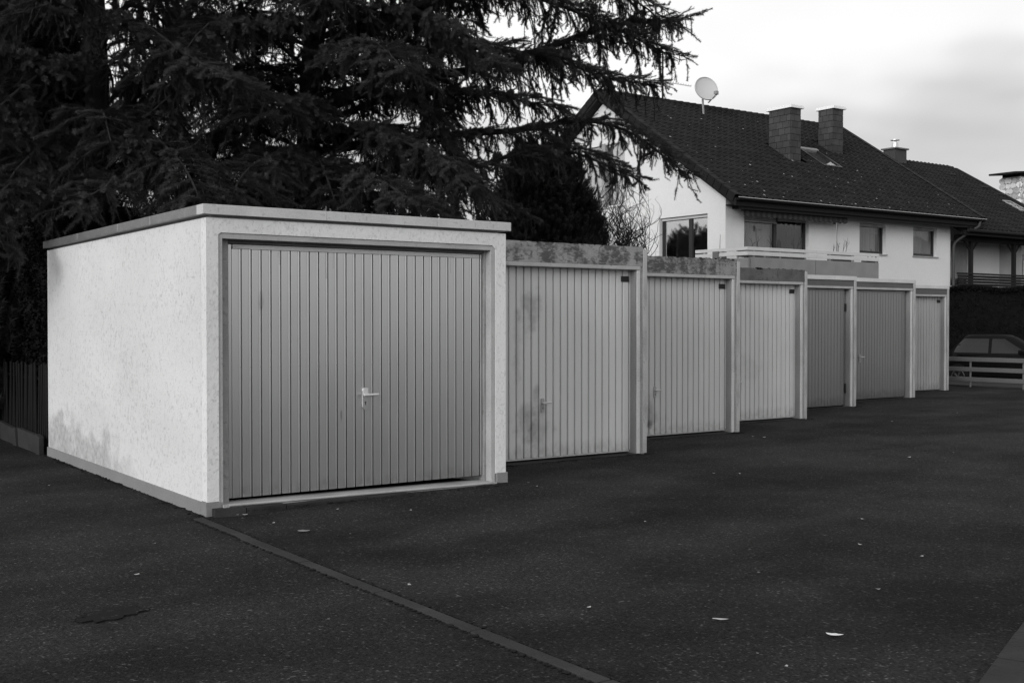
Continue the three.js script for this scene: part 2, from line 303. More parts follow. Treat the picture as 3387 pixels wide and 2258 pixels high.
// ---------------------------------------------------------------- garages
// section of a pressed steel slat, (x, depth) along one pitch, and its swept strip
function slatGeo(section, y0, y1) {
  const back = -0.05, pts = [...section.map(([x, z]) => [x, z]), [section[section.length - 1][0], back], [section[0][0], back]];
  return share(prism(pts, y0, y1));
}
const ribbed = p => [[0, -0.001], [0.004, 0], [p * 0.66, 0], [p * 0.675, -0.004], [p * 0.69, -0.0005], [p * 0.84, 0.0028], [p * 0.855, 0.001], [p * 0.86, -0.034], [p, -0.034]];
const grooved = p => [[0, -0.036], [0.002, -0.005], [0.008, 0], [p - 0.020, 0], [p - 0.016, -0.005], [p - 0.014, -0.036], [p, -0.036]];
function handleSet(door, x, y, z, big) {
  const s = big ? 1 : 0.82, plate = new THREE.Shape(); const w = 0.026 * s, h0 = -0.125 * s, h1 = 0.065 * s;
  plate.moveTo(-w, h0 + w); plate.absarc(0, h0 + w, w, Math.PI, Math.PI * 2, false); plate.lineTo(w, h1 - w); plate.absarc(0, h1 - w, w, 0, Math.PI, false);
  const key = new THREE.Path(); key.absarc(0, -0.062 * s, 0.0075 * s, 0, Math.PI * 2, true); plate.holes.push(key);
  const pl = new THREE.ExtrudeGeometry(plate, { depth: 0.008, bevelEnabled: true, bevelSize: 0.002, bevelThickness: 0.002, bevelSegments: 1 });
  mesh('handle_plate', pl, big ? door.userData.skin : M.trim, door, [x, y, z]); 
  const lever = [rod([0, 0, 0.005], [0, 0, 0.05], 0.011 * s, 0.010 * s, 10), rod([-0.028 * s, 0.002, 0.05], [0.10 * s, 0.004, 0.052], 0.0125 * s, 0.011 * s, 10), new THREE.SphereGeometry(0.0125 * s, 8, 6).translate(-0.028 * s, 0.002, 0.05), new THREE.SphereGeometry(0.011 * s, 8, 6).translate(0.10 * s, 0.004, 0.052)];
  if (big) lever.push(rbox(-0.024, 0.024, 0.0, 0.06, 0.008, 0.022, 0.005));
  mesh('handle', lever, M.handle, door, [x, y, z]);
  mesh('keyhole', [new THREE.CylinderGeometry(0.0065 * s, 0.0065 * s, 0.004, 10).rotateX(Math.PI / 2).translate(0, -0.062 * s, 0), box(-0.003 * s, 0.003 * s, -0.085 * s, -0.062 * s, -0.002, 0.002)], M.black, door, [x, y, z + 0.0105]);
}
{   // the front garage, roughcast and white
  const W = 2.85, D = 5.02, H = 2.335;
  const g = thing('garage', 'white roughcast garage nearest the camera with grey ribbed door', 'garage', [0, 0, 0], 'garages in a stepped row');
  const front = slab([[0, 0.11], [0.098, 0.11], [0.098, 2.205], [0.12, 2.222], [2.70, 2.222], [2.737, 2.19], [2.737, 0.13], [W, 0.13], [W, H], [0, H]], [], 0.11);
  mesh('front_wall', front, M.castFront, g, [0, 0, 0.004]);
  mesh('side_wall', box(0, 0.12, 0.0, H, -D, -0.108), M.castSide, g).userData.label = 'left side wall with a dark algae patch low at the back';
  mesh('side_wall', box(W - 0.12, W, 0, H, -D, -0.108), M.castFront, g);
  mesh('back_wall', box(0.12, W - 0.12, 0, H, -D, -D + 0.12), M.castFront, g);
  mesh('roof', box(0.145, W - 0.145, H + 0.006, H + 0.06, -D + 0.11, -0.11), M.concreteDark, g);
  // smooth plaster surround of the opening, reveal, jambs
  mesh('door_surround', [rbox(0.099, 0.135, 0.03, 2.205, -0.10, -0.004, 0.004), rbox(2.69, 2.736, 0.02, 2.205, -0.10, -0.004, 0.004), rbox(0.099, 2.736, 2.176, 2.2215, -0.10, -0.006, 0.004)], M.concrete, g);
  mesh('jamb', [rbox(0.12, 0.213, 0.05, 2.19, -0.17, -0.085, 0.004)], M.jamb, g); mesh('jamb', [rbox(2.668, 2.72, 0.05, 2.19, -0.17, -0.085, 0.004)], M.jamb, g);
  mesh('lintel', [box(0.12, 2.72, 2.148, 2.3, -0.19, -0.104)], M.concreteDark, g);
  // plinth, proud of the wall
  mesh('plinth', [rbox(-0.014, 0.115, -0.08, 0.106, -0.11, 0.018, 0.003)], M.plinth, g);
  mesh('plinth', [rbox(-0.014, 0.02, -0.08, 0.102, -D - 0.01, -0.114, 0.003)], M.plinth, g);
  mesh('plinth', [rbox(2.742, W + 0.016, -0.06, 0.135, -0.16, 0.018, 0.006)], M.plinth, g);
  // roof edge: metal cap in pieces; front ones painted paler to show sky reflection
  const y0 = 2.358, y1 = 2.437, o = 0.038;
  for (const [a, b] of [[0, -1.247], [-1.25, -2.19], [-2.193, -3.6], [-3.603, -D - o]]) mesh('roof_cap', rbox(-o, 0.14, y0, y1, b, a === 0 ? -0.1 : a, 0.004), M.capMetal, g);
  for (const [a, b] of [[-o, 1.02], [1.022, 2.09], [2.092, W + o]]) mesh('roof_cap', rbox(a, b, y0, y1, -0.098, o, 0.004), M.capFrontLit ?? (M.capFrontLit = mat({ map: conc(0.48, 0.2, 64, 0.3), roughness: 0.7 })), g);
  mesh('roof_cap', rbox(W - 0.14, W + o, y0, y1, -D - o, -0.1, 0.004), M.capMetal, g); mesh('roof_cap', rbox(0.142, W - 0.142, y0, y1, -D - o, -D + 0.1, 0.004), M.capMetal, g);
  mesh('wall_head', [box(0.055, W - 0.055, H - 0.0, y0 + 0.004, -D + 0.06, -0.055)], M.concrete, g);
  // sill
  const sill = new THREE.BoxGeometry(2.6, 0.1, 0.24, 12, 1, 1), sp = sill.attributes.position;
  for (let i = 0; i < sp.count; i++) { const t = (sp.getX(i) + 1.3) / 2.6; sp.setY(i, sp.getY(i) > 0 ? lerp(0.082, 0.058, t) : -0.05); if (sp.getZ(i) > 0) sp.setZ(i, sp.getZ(i) + 0.01 * Math.sin(t * 9)); }
  sill.computeVertexNormals(); mesh('sill', sill.translate(1.42, 0, -0.075), M.sill, g);
  mesh('sill_edge', rod([0.16, 0.078, 0.052], [2.66, 0.052, 0.05], 0.012, 0.012, 5), M.trim, g);
  const r3 = rng(515), foot = [];                                      // grit gathered along the foot of the walls and the sill
  for (let k = 0; k < 260; k++) { const q = 0.004 + 0.012 * r3() * r3(), a = r3() * r3(), side = k < 170; foot.push(new THREE.IcosahedronGeometry(q, 0).scale(1.6, 0.4, 1.2).rotateY(r3() * 6).translate(side ? -0.02 - 0.09 * a : 0.2 + 2.6 * r3(), side ? 0.006 : raise(1.5, 0.1) + 0.004, side ? -D * r3() : 0.16 + 0.09 * a)); }
  tag(mesh('grit', foot, M.joint, g), null, null, null, 'stuff');
  // door
  const door = new THREE.Group(); door.name = 'door'; door.position.set(0.222, 0, -0.112); door.userData.skin = M.doorA; g.add(door);
  const p = 0.0852, n = 28, b0 = 0.108, t0 = 2.105, geo = slatGeo(ribbed(p), b0, t0);
  for (let i = 0; i < n; i++) {
    const m = mesh('slat', geo, M.doorA, door, [0.032 + i * p, 0, 0]);
    const gg = geo.clone(); const uv = gg.attributes.uv; for (let k = 0; k < uv.count; k++) uv.setX(k, uv.getX(k) + 0.032 + i * p); m.geometry = gg;
  }
  mesh('door_frame', rbox(0, 0.028, b0, 2.142, -0.03, 0.002, 0.003), M.doorA, door); mesh('door_frame', rbox(0.032 + n * p + 0.002, 0.032 + n * p + 0.02, b0, 2.142, -0.03, 0.002, 0.003), M.doorA, door);
  mesh('head_strip', rbox(0.034, 0.032 + n * p - 0.012, 2.106, 2.142, -0.02, 0.012, 0.004), M.whiteTrim, door);
  const riv = []; for (let i = 0; i < n; i++) { riv.push(new THREE.SphereGeometry(0.0045, 6, 4).translate(0.032 + i * p + p * 0.82, 1.157, 0.007), new THREE.SphereGeometry(0.005, 6, 4).translate(0.032 + i * p + p * 0.8, 0.14, 0.007)); }
  tag(mesh('rivet', riv, M.steelFrame, door), null, null, null, 'stuff');
  handleSet(door, 1.224, 0.893, 0.004, true);
}
function garage(x0, z, H, style, label) {
  const W = 2.85, D = 5.0, g = thing('garage', label, 'garage', [x0, 0, z], 'garages in a stepped row');
  const old = style.old, fTop = old ? H : H - 0.075, fBot = style.fBot;
  mesh('side_wall', box(0.0, 0.07, 0, H - 0.02, -D, -0.13), M.renderGrey, g); mesh('side_wall', box(W - 0.085, W, 0.0, H - 0.02, -D, -0.02), M.renderGrey, g);
  mesh('back_wall', box(0.07, W - 0.085, 0, H - 0.02, -D, -D + 0.1), M.renderGrey, g);
  mesh('roof', box(0.02, W - 0.02, H - 0.16, H - 0.06, -D + 0.1, -0.14), M.concreteDark, g);
  // fascia beam over the door
  if (old) {
    const f = new THREE.BoxGeometry(W - 0.054, fTop - fBot, 0.13, 60, 4, 1), p = f.attributes.position, r = rng(Math.round(x0 * 100));
    for (let i = 0; i < p.count; i++) if (p.getY(i) > (fTop - fBot) / 2 - 0.001) { const q = p.getX(i) + x0; p.setY(i, p.getY(i) + 0.014 * (fbm(q / 16 + 0.5, 0.3, 220, 8, 3, 66) - 0.65)); }
    f.computeVertexNormals(); mesh('fascia', f.translate((W - 0.054) / 2, (fTop + fBot) / 2, -0.066), style.fascia, g);
    const moss = []; for (let k = 0; k < 70; k++) { const s = 0.008 + 0.02 * r() * r(); moss.push(new THREE.IcosahedronGeometry(s, 0).scale(1.8, 0.7, 1).rotateY(r() * 6).translate(r() * (W - 0.12) + 0.02, r() < 0.75 ? H - 0.004 : fBot - 0.006, -0.02 + 0.02 * r() - (r() < 0.3 ? 0 : 0.03))); }
    tag(mesh('moss', moss, M.leaf, g), null, null, null, 'stuff');
  } else {
    mesh('fascia', box(0, W - 0.054, fBot, fTop, -0.13, -0.012), M.band, g);
    mesh('roof_edge', rbox(-0.01, W - 0.6, fTop + 0.002, H, -0.2, 0.006, 0.004), M.whiteTrim, g); mesh('roof_edge', rbox(W - 0.597, W + 0.012, fTop + 0.002, H, -0.2, 0.006, 0.004), M.whiteTrim, g);
  }
  mesh('edge_trim', rbox(W - 0.052, W + 0.006, old ? -0.02 : 0.0, old ? H - 0.03 : fTop, -0.019, 0.004, 0.004), M.trim, g);
  mesh('rough_strip', box(W - 0.099, W - 0.0535, -0.02, fBot, -0.13, -0.014), M.trimRough, g);
  // light steel frame of the opening: head rail, posts
  mesh('head_rail', rbox(0.06, W - 0.1, fBot - 0.045, fBot - 0.003, -0.1, 0.012, 0.005), M.trim, g);
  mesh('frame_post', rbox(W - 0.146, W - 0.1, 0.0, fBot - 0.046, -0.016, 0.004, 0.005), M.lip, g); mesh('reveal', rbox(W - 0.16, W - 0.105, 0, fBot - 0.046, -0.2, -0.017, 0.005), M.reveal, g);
  mesh('frame_post', rbox(0.071, 0.13, 0.0, fBot - 0.046, -0.17, 0.002, 0.006), M.trim, g);
  mesh('sill', rbox(0.08, W - 0.12, -0.06, 0.012, -0.2, 0.015, 0.006), M.kerb, g);
  const door = new THREE.Group(); door.name = 'door'; door.position.set(0.13, 0, -0.10); door.userData.skin = style.door; g.add(door);
  const p = style.p, right = W - 0.158 - 0.13 - (style.ribbed ? 0.06 : 0.012), n = Math.floor((right - 0.02) / p), b0 = 0.05, t0 = fBot - (style.ribbed ? 0.085 : 0.03);
  const geo = slatGeo(style.ribbed ? ribbed(p) : grooved(p), b0, t0), xs = right - n * p;
  for (let i = 0; i < n; i++) {
    const gg = geo.clone(), uv = gg.attributes.uv; for (let k = 0; k < uv.count; k++) uv.setX(k, uv.getX(k) + xs + i * p + 0.13);
    gg.isUVd = true; mesh('slat', gg, style.door, door, [xs + i * p, 0, 0]);
  }
  mesh('door_edge', [rbox(right + 0.002, right + (style.ribbed ? 0.04 : 0.01), b0, t0, -0.03, 0.0, 0.002), box(xs, right, b0 - 0.018, b0 - 0.004, -0.03, -0.008)], style.door, door);
  if (style.ribbed) mesh('head_strip', rbox(xs, right, t0 + 0.002, t0 + 0.03, -0.02, 0.012, 0.004), M.trim, door);
  if (style.handle !== undefined) handleSet(door, style.handle - 0.13, style.hy, 0.002, false);
  if (style.plaque) mesh('plaque', rbox(right - 0.135, right - 0.02, fBot - 0.18, fBot - 0.115, 0.0, 0.012, 0.003), M.black, door);
  if (style.hinges) mesh('hinge', [rod([right + 0.03, 1.72, 0.01], [right + 0.03, 1.86, 0.01], 0.016), rod([right + 0.03, 0.25, 0.01], [right + 0.03, 0.42, 0.01], 0.016)], M.dark, door);
  const r2 = rng(Math.round(x0 * 77)), dirt = [];                    // grit and leaf crumbs along the foot of the front
  for (let k = 0; k < 90; k++) { const q = 0.005 + 0.014 * r2() * r2(), a = r2(), x = r2() < 0.3 ? W - 0.2 + 0.24 * r2() : r2() * W; dirt.push(new THREE.IcosahedronGeometry(q, 0).scale(1.8, 0.4, 1.2).rotateY(r2() * 6).translate(x, 0.012, 0.03 + 0.10 * a * a)); }
  tag(mesh('grit', dirt, M.joint, g), null, null, null, 'stuff');
  return g;
}
const oldDoor = { old: true, p: 0.1, plaque: true };
garage(2.847, -1.224, 2.388, { ...oldDoor, fBot: 2.165, fascia: M.mossConcrete, door: M.doorB, handle: 1.42, hy: 0.64 }, 'second garage of the row, pale door with dark smudges under mossy concrete');
garage(5.62, -2.395, 2.385, { ...oldDoor, fBot: 2.162, fascia: M.mossConcreteB, door: M.doorC, handle: 1.37, hy: 0.63 }, 'third garage of the row, pale door with one dark spot low by the handle');
garage(8.13, -3.334, 2.345, { ...oldDoor, fBot: 2.155, fascia: M.mossConcreteC, door: M.doorD, handle: 1.40, hy: 0.62 }, 'fourth garage of the row, pale clean door under dark grey concrete beam');
garage(10.93, -4.573, 2.35, { p: 0.0852, ribbed: true, fBot: 2.17, door: M.doorE, hinges: true }, 'fifth garage of the row, dark ribbed door with hinges and no handle');
garage(13.88, -5.423, 2.38, { p: 0.0852, ribbed: true, fBot: 2.205, door: M.doorE, handle: 1.23, hy: 0.85 }, 'sixth garage of the row, dark ribbed door with a bright handle');
garage(16.65, -6.512, 2.34, { old: false, p: 0.1, plaque: true, fBot: 2.14, door: M.doorF }, 'last and farthest garage of the row, narrow pale door beside the railing');

// ---------------------------------------------------------------- roofs of tiles
const eye = camera.position;
function tileGeo(w, l) {                                             // wavy tile: x across, z up the slope, front edge at z = 0
  const n = 10, wave = x => { const t = x / w; return 0.046 * Math.pow(Math.max(0, Math.sin(Math.PI * 2 * t * 1.0 + 0.4)), 0.8) + 0.004; };
  const pos = [], q = (a, b, c, d) => pos.push(...a, ...b, ...c, ...a, ...c, ...d);
  for (let i = 0; i < n; i++) {
    const x0 = w * i / n, x1 = w * (i + 1) / n, h0 = wave(x0), h1 = wave(x1);
    q([x0, h0 + 0.022, 0], [x1, h1 + 0.022, 0], [x1, h1, -l * 1.06], [x0, h0, -l * 1.06]);
    q([x0, h0 - 0.006, 0], [x1, h1 - 0.006, 0], [x1, h1 + 0.022, 0], [x0, h0 + 0.022, 0]);
  }
  const g = new THREE.BufferGeometry(); g.setAttribute('position', new THREE.Float32BufferAttribute(pos, 3)); g.computeVertexNormals(); return share(g);
}
// tiles on a slope: x from x0 to x1 at the eave (y, z), rising towards -z; skip(x, z) leaves a hole
function tiled(parent, x0, x1, ey, ez, rz, slope, w, l, limit, skip, seed) {
  const r = rng(seed), geo = tileGeo(w, l), run = l * Math.cos(slope), rise = l * Math.sin(slope), cols = Math.round((x1 - x0) / w), rows = Math.ceil((ez - rz) / run), spots = [];
  for (let j = 0; j < rows; j++) for (let i = 0; i < cols; i++) {
    const x = x0 + i * (x1 - x0) / cols, y = ey + j * rise + 0.0015 * r(), z = ez - j * run; if (skip && skip(x + w / 2, z - run / 2)) { r(); r(); continue; }
    spots.push({ x, y: y + 0.003 * r(), z, k: Math.floor(r() * 3), d: Math.hypot(x - eye.x, y - eye.y, z - eye.z), t: 0.012 * (r() - 0.5) });
  }
  spots.sort((a, b) => a.d - b.d);
  spots.slice(0, limit).forEach(s => { const m = mesh('roof_tile', geo, M.tiles[s.k], parent, [s.x, s.y, s.z]); m.rotation.x = slope + s.t; });
  const rest = spots.slice(limit), mx = new THREE.Matrix4();
  if (rest.length) {
    const im = new THREE.InstancedMesh(geo, M.tiles[1], rest.length); im.name = 'roof_tiles'; im.castShadow = im.receiveShadow = true;
    rest.forEach((s, i) => { mx.makeRotationX(slope + s.t).setPosition(s.x, s.y, s.z); im.setMatrixAt(i, mx); im.setColorAt(i, G([0.8, 1, 1.25][s.k])); });
    tag(im, null, null, null, 'stuff'); parent.add(im);
  }
}
// window in a front wall (facing +z): x0..x1, y0..y1 at depth z
function windowZ(house, x0, x1, y0, y1, z, o = {}) {
  const w = new THREE.Group(); w.name = 'window'; house.add(w);
  const f = o.bar ?? 0.07, fm = o.frame ?? M.frame, fz = z - 0.14, bars = [box(x0, x0 + f, y0, y1, fz - 0.06, fz), box(x1 - f, x1, y0, y1, fz - 0.06, fz), box(x0 + f, x1 - f, y0, y0 + f, fz - 0.06, fz), box(x0 + f, x1 - f, y1 - f, y1, fz - 0.06, fz)];
  for (const m of o.mullions ?? []) bars.push(box(m - f * 0.7, m + f * 0.7, y0 + f, y1 - f, fz - 0.06, fz + 0.004));
  mesh('frame', bars, fm, w);
  const cuts = [x0 + f, ...(o.mullions ?? []).flatMap(m => [m - f * 0.7, m + f * 0.7]), x1 - f];
  for (let i = 0; i < cuts.length; i += 2) mesh('pane', box(cuts[i], cuts[i + 1], y0 + f, y1 - f, fz - 0.034, fz - 0.03), o.glass ?? M.glassPlain, w);
  if (o.blind) mesh('shutter_box', [rbox(x0 + 0.02, (o.blindTo ?? x1) - 0.02, y1 - o.blind, y1 - 0.01, fz + 0.004, fz + 0.03, 0.004), rbox(x0 + 0.02, (o.blindTo ?? x1) - 0.02, y1 - o.blind - 0.022, y1 - o.blind - 0.004, fz + 0.004, fz + 0.05, 0.004)], o.blindMat ?? M.trim, w);
  if (o.sill !== false) mesh('window_sill', rbox(x0 - 0.05, x1 + 0.05, y0 - 0.045, y0 - 0.002, z - 0.14, z + 0.05, 0.006), M.trim, w);
  return w;
}
function curtain(parent, x0, x1, y0, y1, z, m, folds = 14, cut) {    // hanging cloth with folds; cut(t) lifts its lower edge
  const n = folds * 6, pos = [], P = (t, y) => [lerp(x0, x1, t), y, z + 0.03 * Math.sin(t * folds * 6.283) + 0.012 * Math.sin(t * folds * 17)];
  for (let i = 0; i < n; i++) { const a = i / n, b = (i + 1) / n, ya = cut ? y0 + cut(a) * (y1 - y0) : y0, yb = cut ? y0 + cut(b) * (y1 - y0) : y0; const A = P(a, ya), B = P(b, yb), C = P(b, y1), D = P(a, y1); pos.push(...A, ...B, ...C, ...A, ...C, ...D); }
  const g = new THREE.BufferGeometry(); g.setAttribute('position', new THREE.Float32BufferAttribute(pos, 3)); g.computeVertexNormals(); return mesh('curtain', g, m, parent);
}
// shingles over one face of a chimney: grid in (a, y), cut off below the roof
function shingles(parent, place, a0, a1, yTop, yBot, seed) {
  const r = rng(seed), h = 0.235, gap = 0.016; let row = 0;
  for (let y = yTop; y > yBot(a0, a1) - 0.25; y -= h, row++) {
    const w = 0.30, off = (row * 0.11) % w; let x = a0 - off;
    while (x < a1 - 0.01) {
      const l = Math.max(a0, x), e = Math.min(a1, x + w); x += w;
      if (e - l < 0.03 || y < yBot(l, e) - 0.02) continue;
      mesh('shingle', place(l + gap / 2, e - gap / 2, y - h + gap, y, 0.008 + 0.003 * r(), 0.004), M.slate[Math.floor(r() * 3)], parent);
    }
  }
}

// ---------------------------------------------------------------- the white house
{
  const X0 = 23.107, X1 = 35.04, Z0 = -16.841, ZR = -22.75, Z1 = -28.66, EY = 5.40, EZ = -16.14, S = Math.atan((9.70 - 5.40) / (22.75 - 16.14)), tS = Math.tan(S);
  const roofY = z => EY + (EZ - z) * tS, wallTop = z => roofY(z < ZR ? 2 * ZR - z : z) - 0.30;
  const h = thing('house', 'white two-storey house with gable, dark tiled roof and long balcony', 'house');
  // gable wall, openings given along z
  const hole = [[Z0 - 3.05, Z0 - 0.79, 3.0, 5.02], [-23.9, -21.66, 5.62, 7.85]];
  const wallX = (pts, holes, x0, th) => {                            // outline in (z, y), thickness from x0 to x0 + th
    const g = slab(pts, holes, th), p = g.attributes.position; for (let i = 0; i < p.count; i++) p.setXYZ(i, x0 - p.getZ(i), p.getY(i), p.getX(i));
    const q = new THREE.BufferGeometry(), a = g.index ? g.toNonIndexed() : g, o = a.attributes.position, out = []; for (let i = 0; i < o.count; i += 3) for (const k of [0, 2, 1]) out.push(o.getX(i + k), o.getY(i + k), o.getZ(i + k));
    q.setAttribute('position', new THREE.Float32BufferAttribute(out, 3)); q.computeVertexNormals(); return q;
  };
  const gablePts = [[Z1, 0], [Z0, 0], [Z0, wallTop(Z0)], [ZR, wallTop(ZR)], [Z1, wallTop(Z1)]];
  mesh('gable_wall', wallX(gablePts, hole, X0, 0.3), M.render_, h);
  const winF = [[29.71, 31.17, 3.95, 5.01], [32.76, 34.2, 3.96, 5.02], [23.95, 27.05, 2.95, 5.03]];
  mesh('front_wall', slab([[X0 + 0.302, 0], [X1, 0], [X1, 5.62], [X0 + 0.302, 5.62]], winF, 0.3).translate(0, 0, Z0), M.render_, h);
  mesh('front_wall', box(X0 + 0.004, X0 + 0.3, 0, 5.5, Z0 - 0.29, Z0 - 0.001), M.render_, h);
  mesh('side_wall', wallX(gablePts.map(([z, y], i) => [z === Z0 ? z - 0.302 : z, y]), [], X1 - 0.3, 0.3), M.render_, h);
  mesh('back_wall', box(X0 + 0.3, X1 - 0.3, 0, 5.6, Z1, Z1 + 0.3), M.render_, h);
  mesh('floor_slab', box(X0 + 0.3, X1 - 0.3, 2.6, 2.85, Z1 + 0.3, Z0 - 0.31), M.renderGrey, h);
  mesh('room_wall', box(X0 + 0.35, X1 - 0.3, 2.85, 5.4, Z0 - 2.6, Z0 - 2.5), M.room, h);
  mesh('room_wall', [box(X0 + 2.6, X0 + 2.7, 2.85, 5.2, Z1 + 3.2, Z0 - 2.62), box(X0 + 2.0, X0 + 2.1, 5.35, 8.0, ZR - 1.5, ZR + 1.5)], M.room, h);
  mesh('ceiling_slab', [box(X0 + 0.31, X1 - 0.3, 5.2, 5.34, ZR + 2.2, Z0 - 0.31), box(X0 + 0.31, X1 - 0.3, 5.2, 5.34, Z1 + 0.31, ZR - 2.2)], M.renderGrey, h);
  // roof
  const roof = new THREE.Group(); roof.name = 'roof'; h.add(roof);
  const RX0 = 22.78, RX1 = 36.0, t = 0.2;
  const deck = (s) => { const a = [[RX0 + 0.02, EY - 0.06, EZ - 0.02], [RX1 - 0.02, EY - 0.06, EZ - 0.02], [RX1 - 0.02, roofY(ZR) - 0.06, ZR], [RX0 + 0.02, roofY(ZR) - 0.06, ZR]].map(([x, y, z]) => [x, y, s ? z : 2 * ZR - z]); const b = a.map(([x, y, z]) => [x, y - t, z]), p = []; const q = (A, B, C, D) => p.push(...A, ...B, ...C, ...A, ...C, ...D); q(a[0], a[1], a[2], a[3]); q(b[3], b[2], b[1], b[0]); for (let i = 0; i < 4; i++) q(a[i], b[i], b[(i + 1) % 4], a[(i + 1) % 4]); const g = new THREE.BufferGeometry(); g.setAttribute('position', new THREE.Float32BufferAttribute(p, 3)); g.computeVertexNormals(); return g; };
  mesh('roof_deck', [deck(true), deck(false)], M.wood, roof);
  const CH = [[28.74, 29.27, -19.10, -20.12, 9.24], [32.36, 32.95, -20.15, -20.86, 9.76]];
  const SK = [30.22, 31.28, -18.86, -20.12];
  tiled(roof, RX0 + 0.1, RX1, EY + 0.0, EZ + 0.06, ZR + 0.08, S, 0.3, 0.345, 300, (x, z) => CH.some(c => x > c[0] - 0.1 && x < c[1] + 0.1 && z < c[2] && z > c[3]) || (x > SK[0] && x < SK[1] && z < SK[2] && z > SK[3]), 9);
  // verge pieces and ridge caps
  const slopeLen = (EZ - ZR) / Math.cos(S), nv = 23, dl = slopeLen / nv;
  const verge = share([rbox(-0.10, 0.13, 0.03, 0.055, -dl - 0.02, 0.0, 0.006).rotateX(-0.03).translate(0, 0.018, 0), rbox(-0.115, -0.085, -0.20, 0.056, -dl + 0.022, 0.0, 0.006).rotateX(-0.035).translate(0, 0.012, 0)]);
  const vergeR = share([rbox(-0.13, 0.10, 0.03, 0.055, -dl - 0.02, 0.0, 0.006).rotateX(-0.03).translate(0, 0.018, 0), rbox(0.085, 0.115, -0.20, 0.056, -dl - 0.01, 0.0, 0.006).translate(0, 0.012, 0)]);
  const rr = rng(3);
  for (let k = 0; k < nv; k++) for (const [X, gm, s] of [[RX0 + 0.06, verge, 1], [RX1 - 0.0, vergeR, 1], [RX0 + 0.06, verge, -1]]) {
    const m = mesh('verge_tile', gm, M.tiles[Math.floor(rr() * 3)], roof), d = k * dl;
    m.position.set(X, EY + 0.02 + d * Math.sin(S), s > 0 ? EZ + 0.04 - d * Math.cos(S) : 2 * ZR - EZ - 0.04 + d * Math.cos(S)); m.rotation.x = S;
    if (s < 0) { m.rotation.x = -S - Math.PI * 0; m.scale.z = -1; m.rotation.x = -S; }
  }
  const cap = share([new THREE.CylinderGeometry(0.12, 0.135, 0.37, 10, 1, false, -Math.PI / 2, Math.PI).rotateZ(Math.PI / 2).rotateX(0)]);
  for (let k = 0; k < 39; k++) { const m = mesh('ridge_tile', cap, M.tiles[Math.floor(rr() * 3)], roof, [RX0 + 0.16 + k * 0.34, roofY(ZR) + 0.0, ZR]); m.rotation.set(0, 0, 0.03); }
  const lich = []; const rl = rng(44); for (let k = 0; k < 330; k++) { const s = 0.009 + 0.03 * Math.pow(rl(), 3), x = RX0 + 0.3 + rl() * 13, q = Math.pow(rl(), 1.5), z = EZ - q * 6.2; lich.push(new THREE.CylinderGeometry(s, s, 0.008, 6).scale(1.4, 1, 1).rotateX(S).translate(x, roofY(z) + 0.062, z)); }
  tag(mesh('lichen', lich, mat({ color: G(0.36) }), roof), null, null, null, 'stuff');
  // eaves: fascia board, soffit, gutter with bright lip
  mesh('eaves_board', [box(X0 + 0.01, RX1 - 0.1, 5.05, 5.32, EZ - 0.16, EZ - 0.08), box(X0 + 0.01, RX1 - 0.1, 5.2, 5.24, Z0 - 0.1, EZ - 0.161)], M.wood, roof);
  mesh('eaves_box', box(X1 + 0.55, RX1 - 0.12, 5.02, 5.34, Z0 - 0.1, EZ - 0.162), M.wood, roof);
  const gut = []; for (let k = 0; k < 10; k++) { const a0 = Math.PI + Math.PI * k / 10, a1 = Math.PI + Math.PI * (k + 1) / 10, r = 0.07, p = (a) => [0, EY - 0.02 + r * Math.sin(a), EZ + 0.075 + r * Math.cos(a)]; const A = p(a0), B = p(a1); gut.push(rod([RX0 + 0.05, A[1], A[2]], [RX1 + 0.03, A[1], A[2]], 0.012, 0.012, 5)); }
  mesh('gutter', gut, M.dark, h); mesh('gutter_lip', rod([RX0 + 0.03, EY - 0.015, EZ + 0.15], [RX1 + 0.06, EY - 0.015, EZ + 0.15], 0.013, 0.013, 6), M.alu, h);
  const dp = [[35.78, 5.33, EZ + 0.06], [35.74, 5.12, EZ + 0.02], [35.28, 4.62, Z0 + 0.15], [35.16, 4.50, Z0 + 0.10], [35.13, 4.35, Z0 + 0.08], [35.13, 0.0, Z0 + 0.08]];
  mesh('downpipe', dp.slice(1).map((b, i) => rod(dp[i], b, 0.052, 0.052, 10)).concat(dp.slice(1, -1).map(p => new THREE.SphereGeometry(0.053, 8, 6).translate(...p))), mat({ color: G(0.05), roughness: 0.6 }), h);
  // gable soffit boards
  mesh('verge_board', [1, -1].map(s => { const p = [[EZ + 0.05, EY - 0.28], [ZR, roofY(ZR) - 0.28], [ZR, roofY(ZR) - 0.05], [EZ + 0.05, EY - 0.05]]; const g = new THREE.ExtrudeGeometry(new THREE.Shape(p.map(([z, y]) => new THREE.Vector2(-(s > 0 ? z : 2 * ZR - z), y))), { depth: 0.04, bevelEnabled: false }); return g.rotateY(Math.PI / 2).translate(RX0 - 0.015, 0, 0); }), M.wood, roof);
  // chimneys clad in shingles
  for (const [i, [x0, x1, z0, z1, top]] of CH.entries()) {
    const c = new THREE.Group(); c.name = 'chimney'; h.add(c);
    mesh('stack', box(x0 + 0.01, x1 - 0.01, 6.6, top, z1 + 0.01, z0 - 0.01), M.dark, c);
    shingles(c, (l, e, y0, y1, d) => box(x0 - d - 0.006, x0 + 0.004, y0, y1, -e, -l), -z0, -z1, top, (l) => roofY(-l) - 0.02, 60 + i);
    shingles(c, (l, e, y0, y1, d) => box(l, e, y0, y1, z0 - 0.004, z0 + d), x0, x1, top, () => roofY(z0) - 0.02, 70 + i);
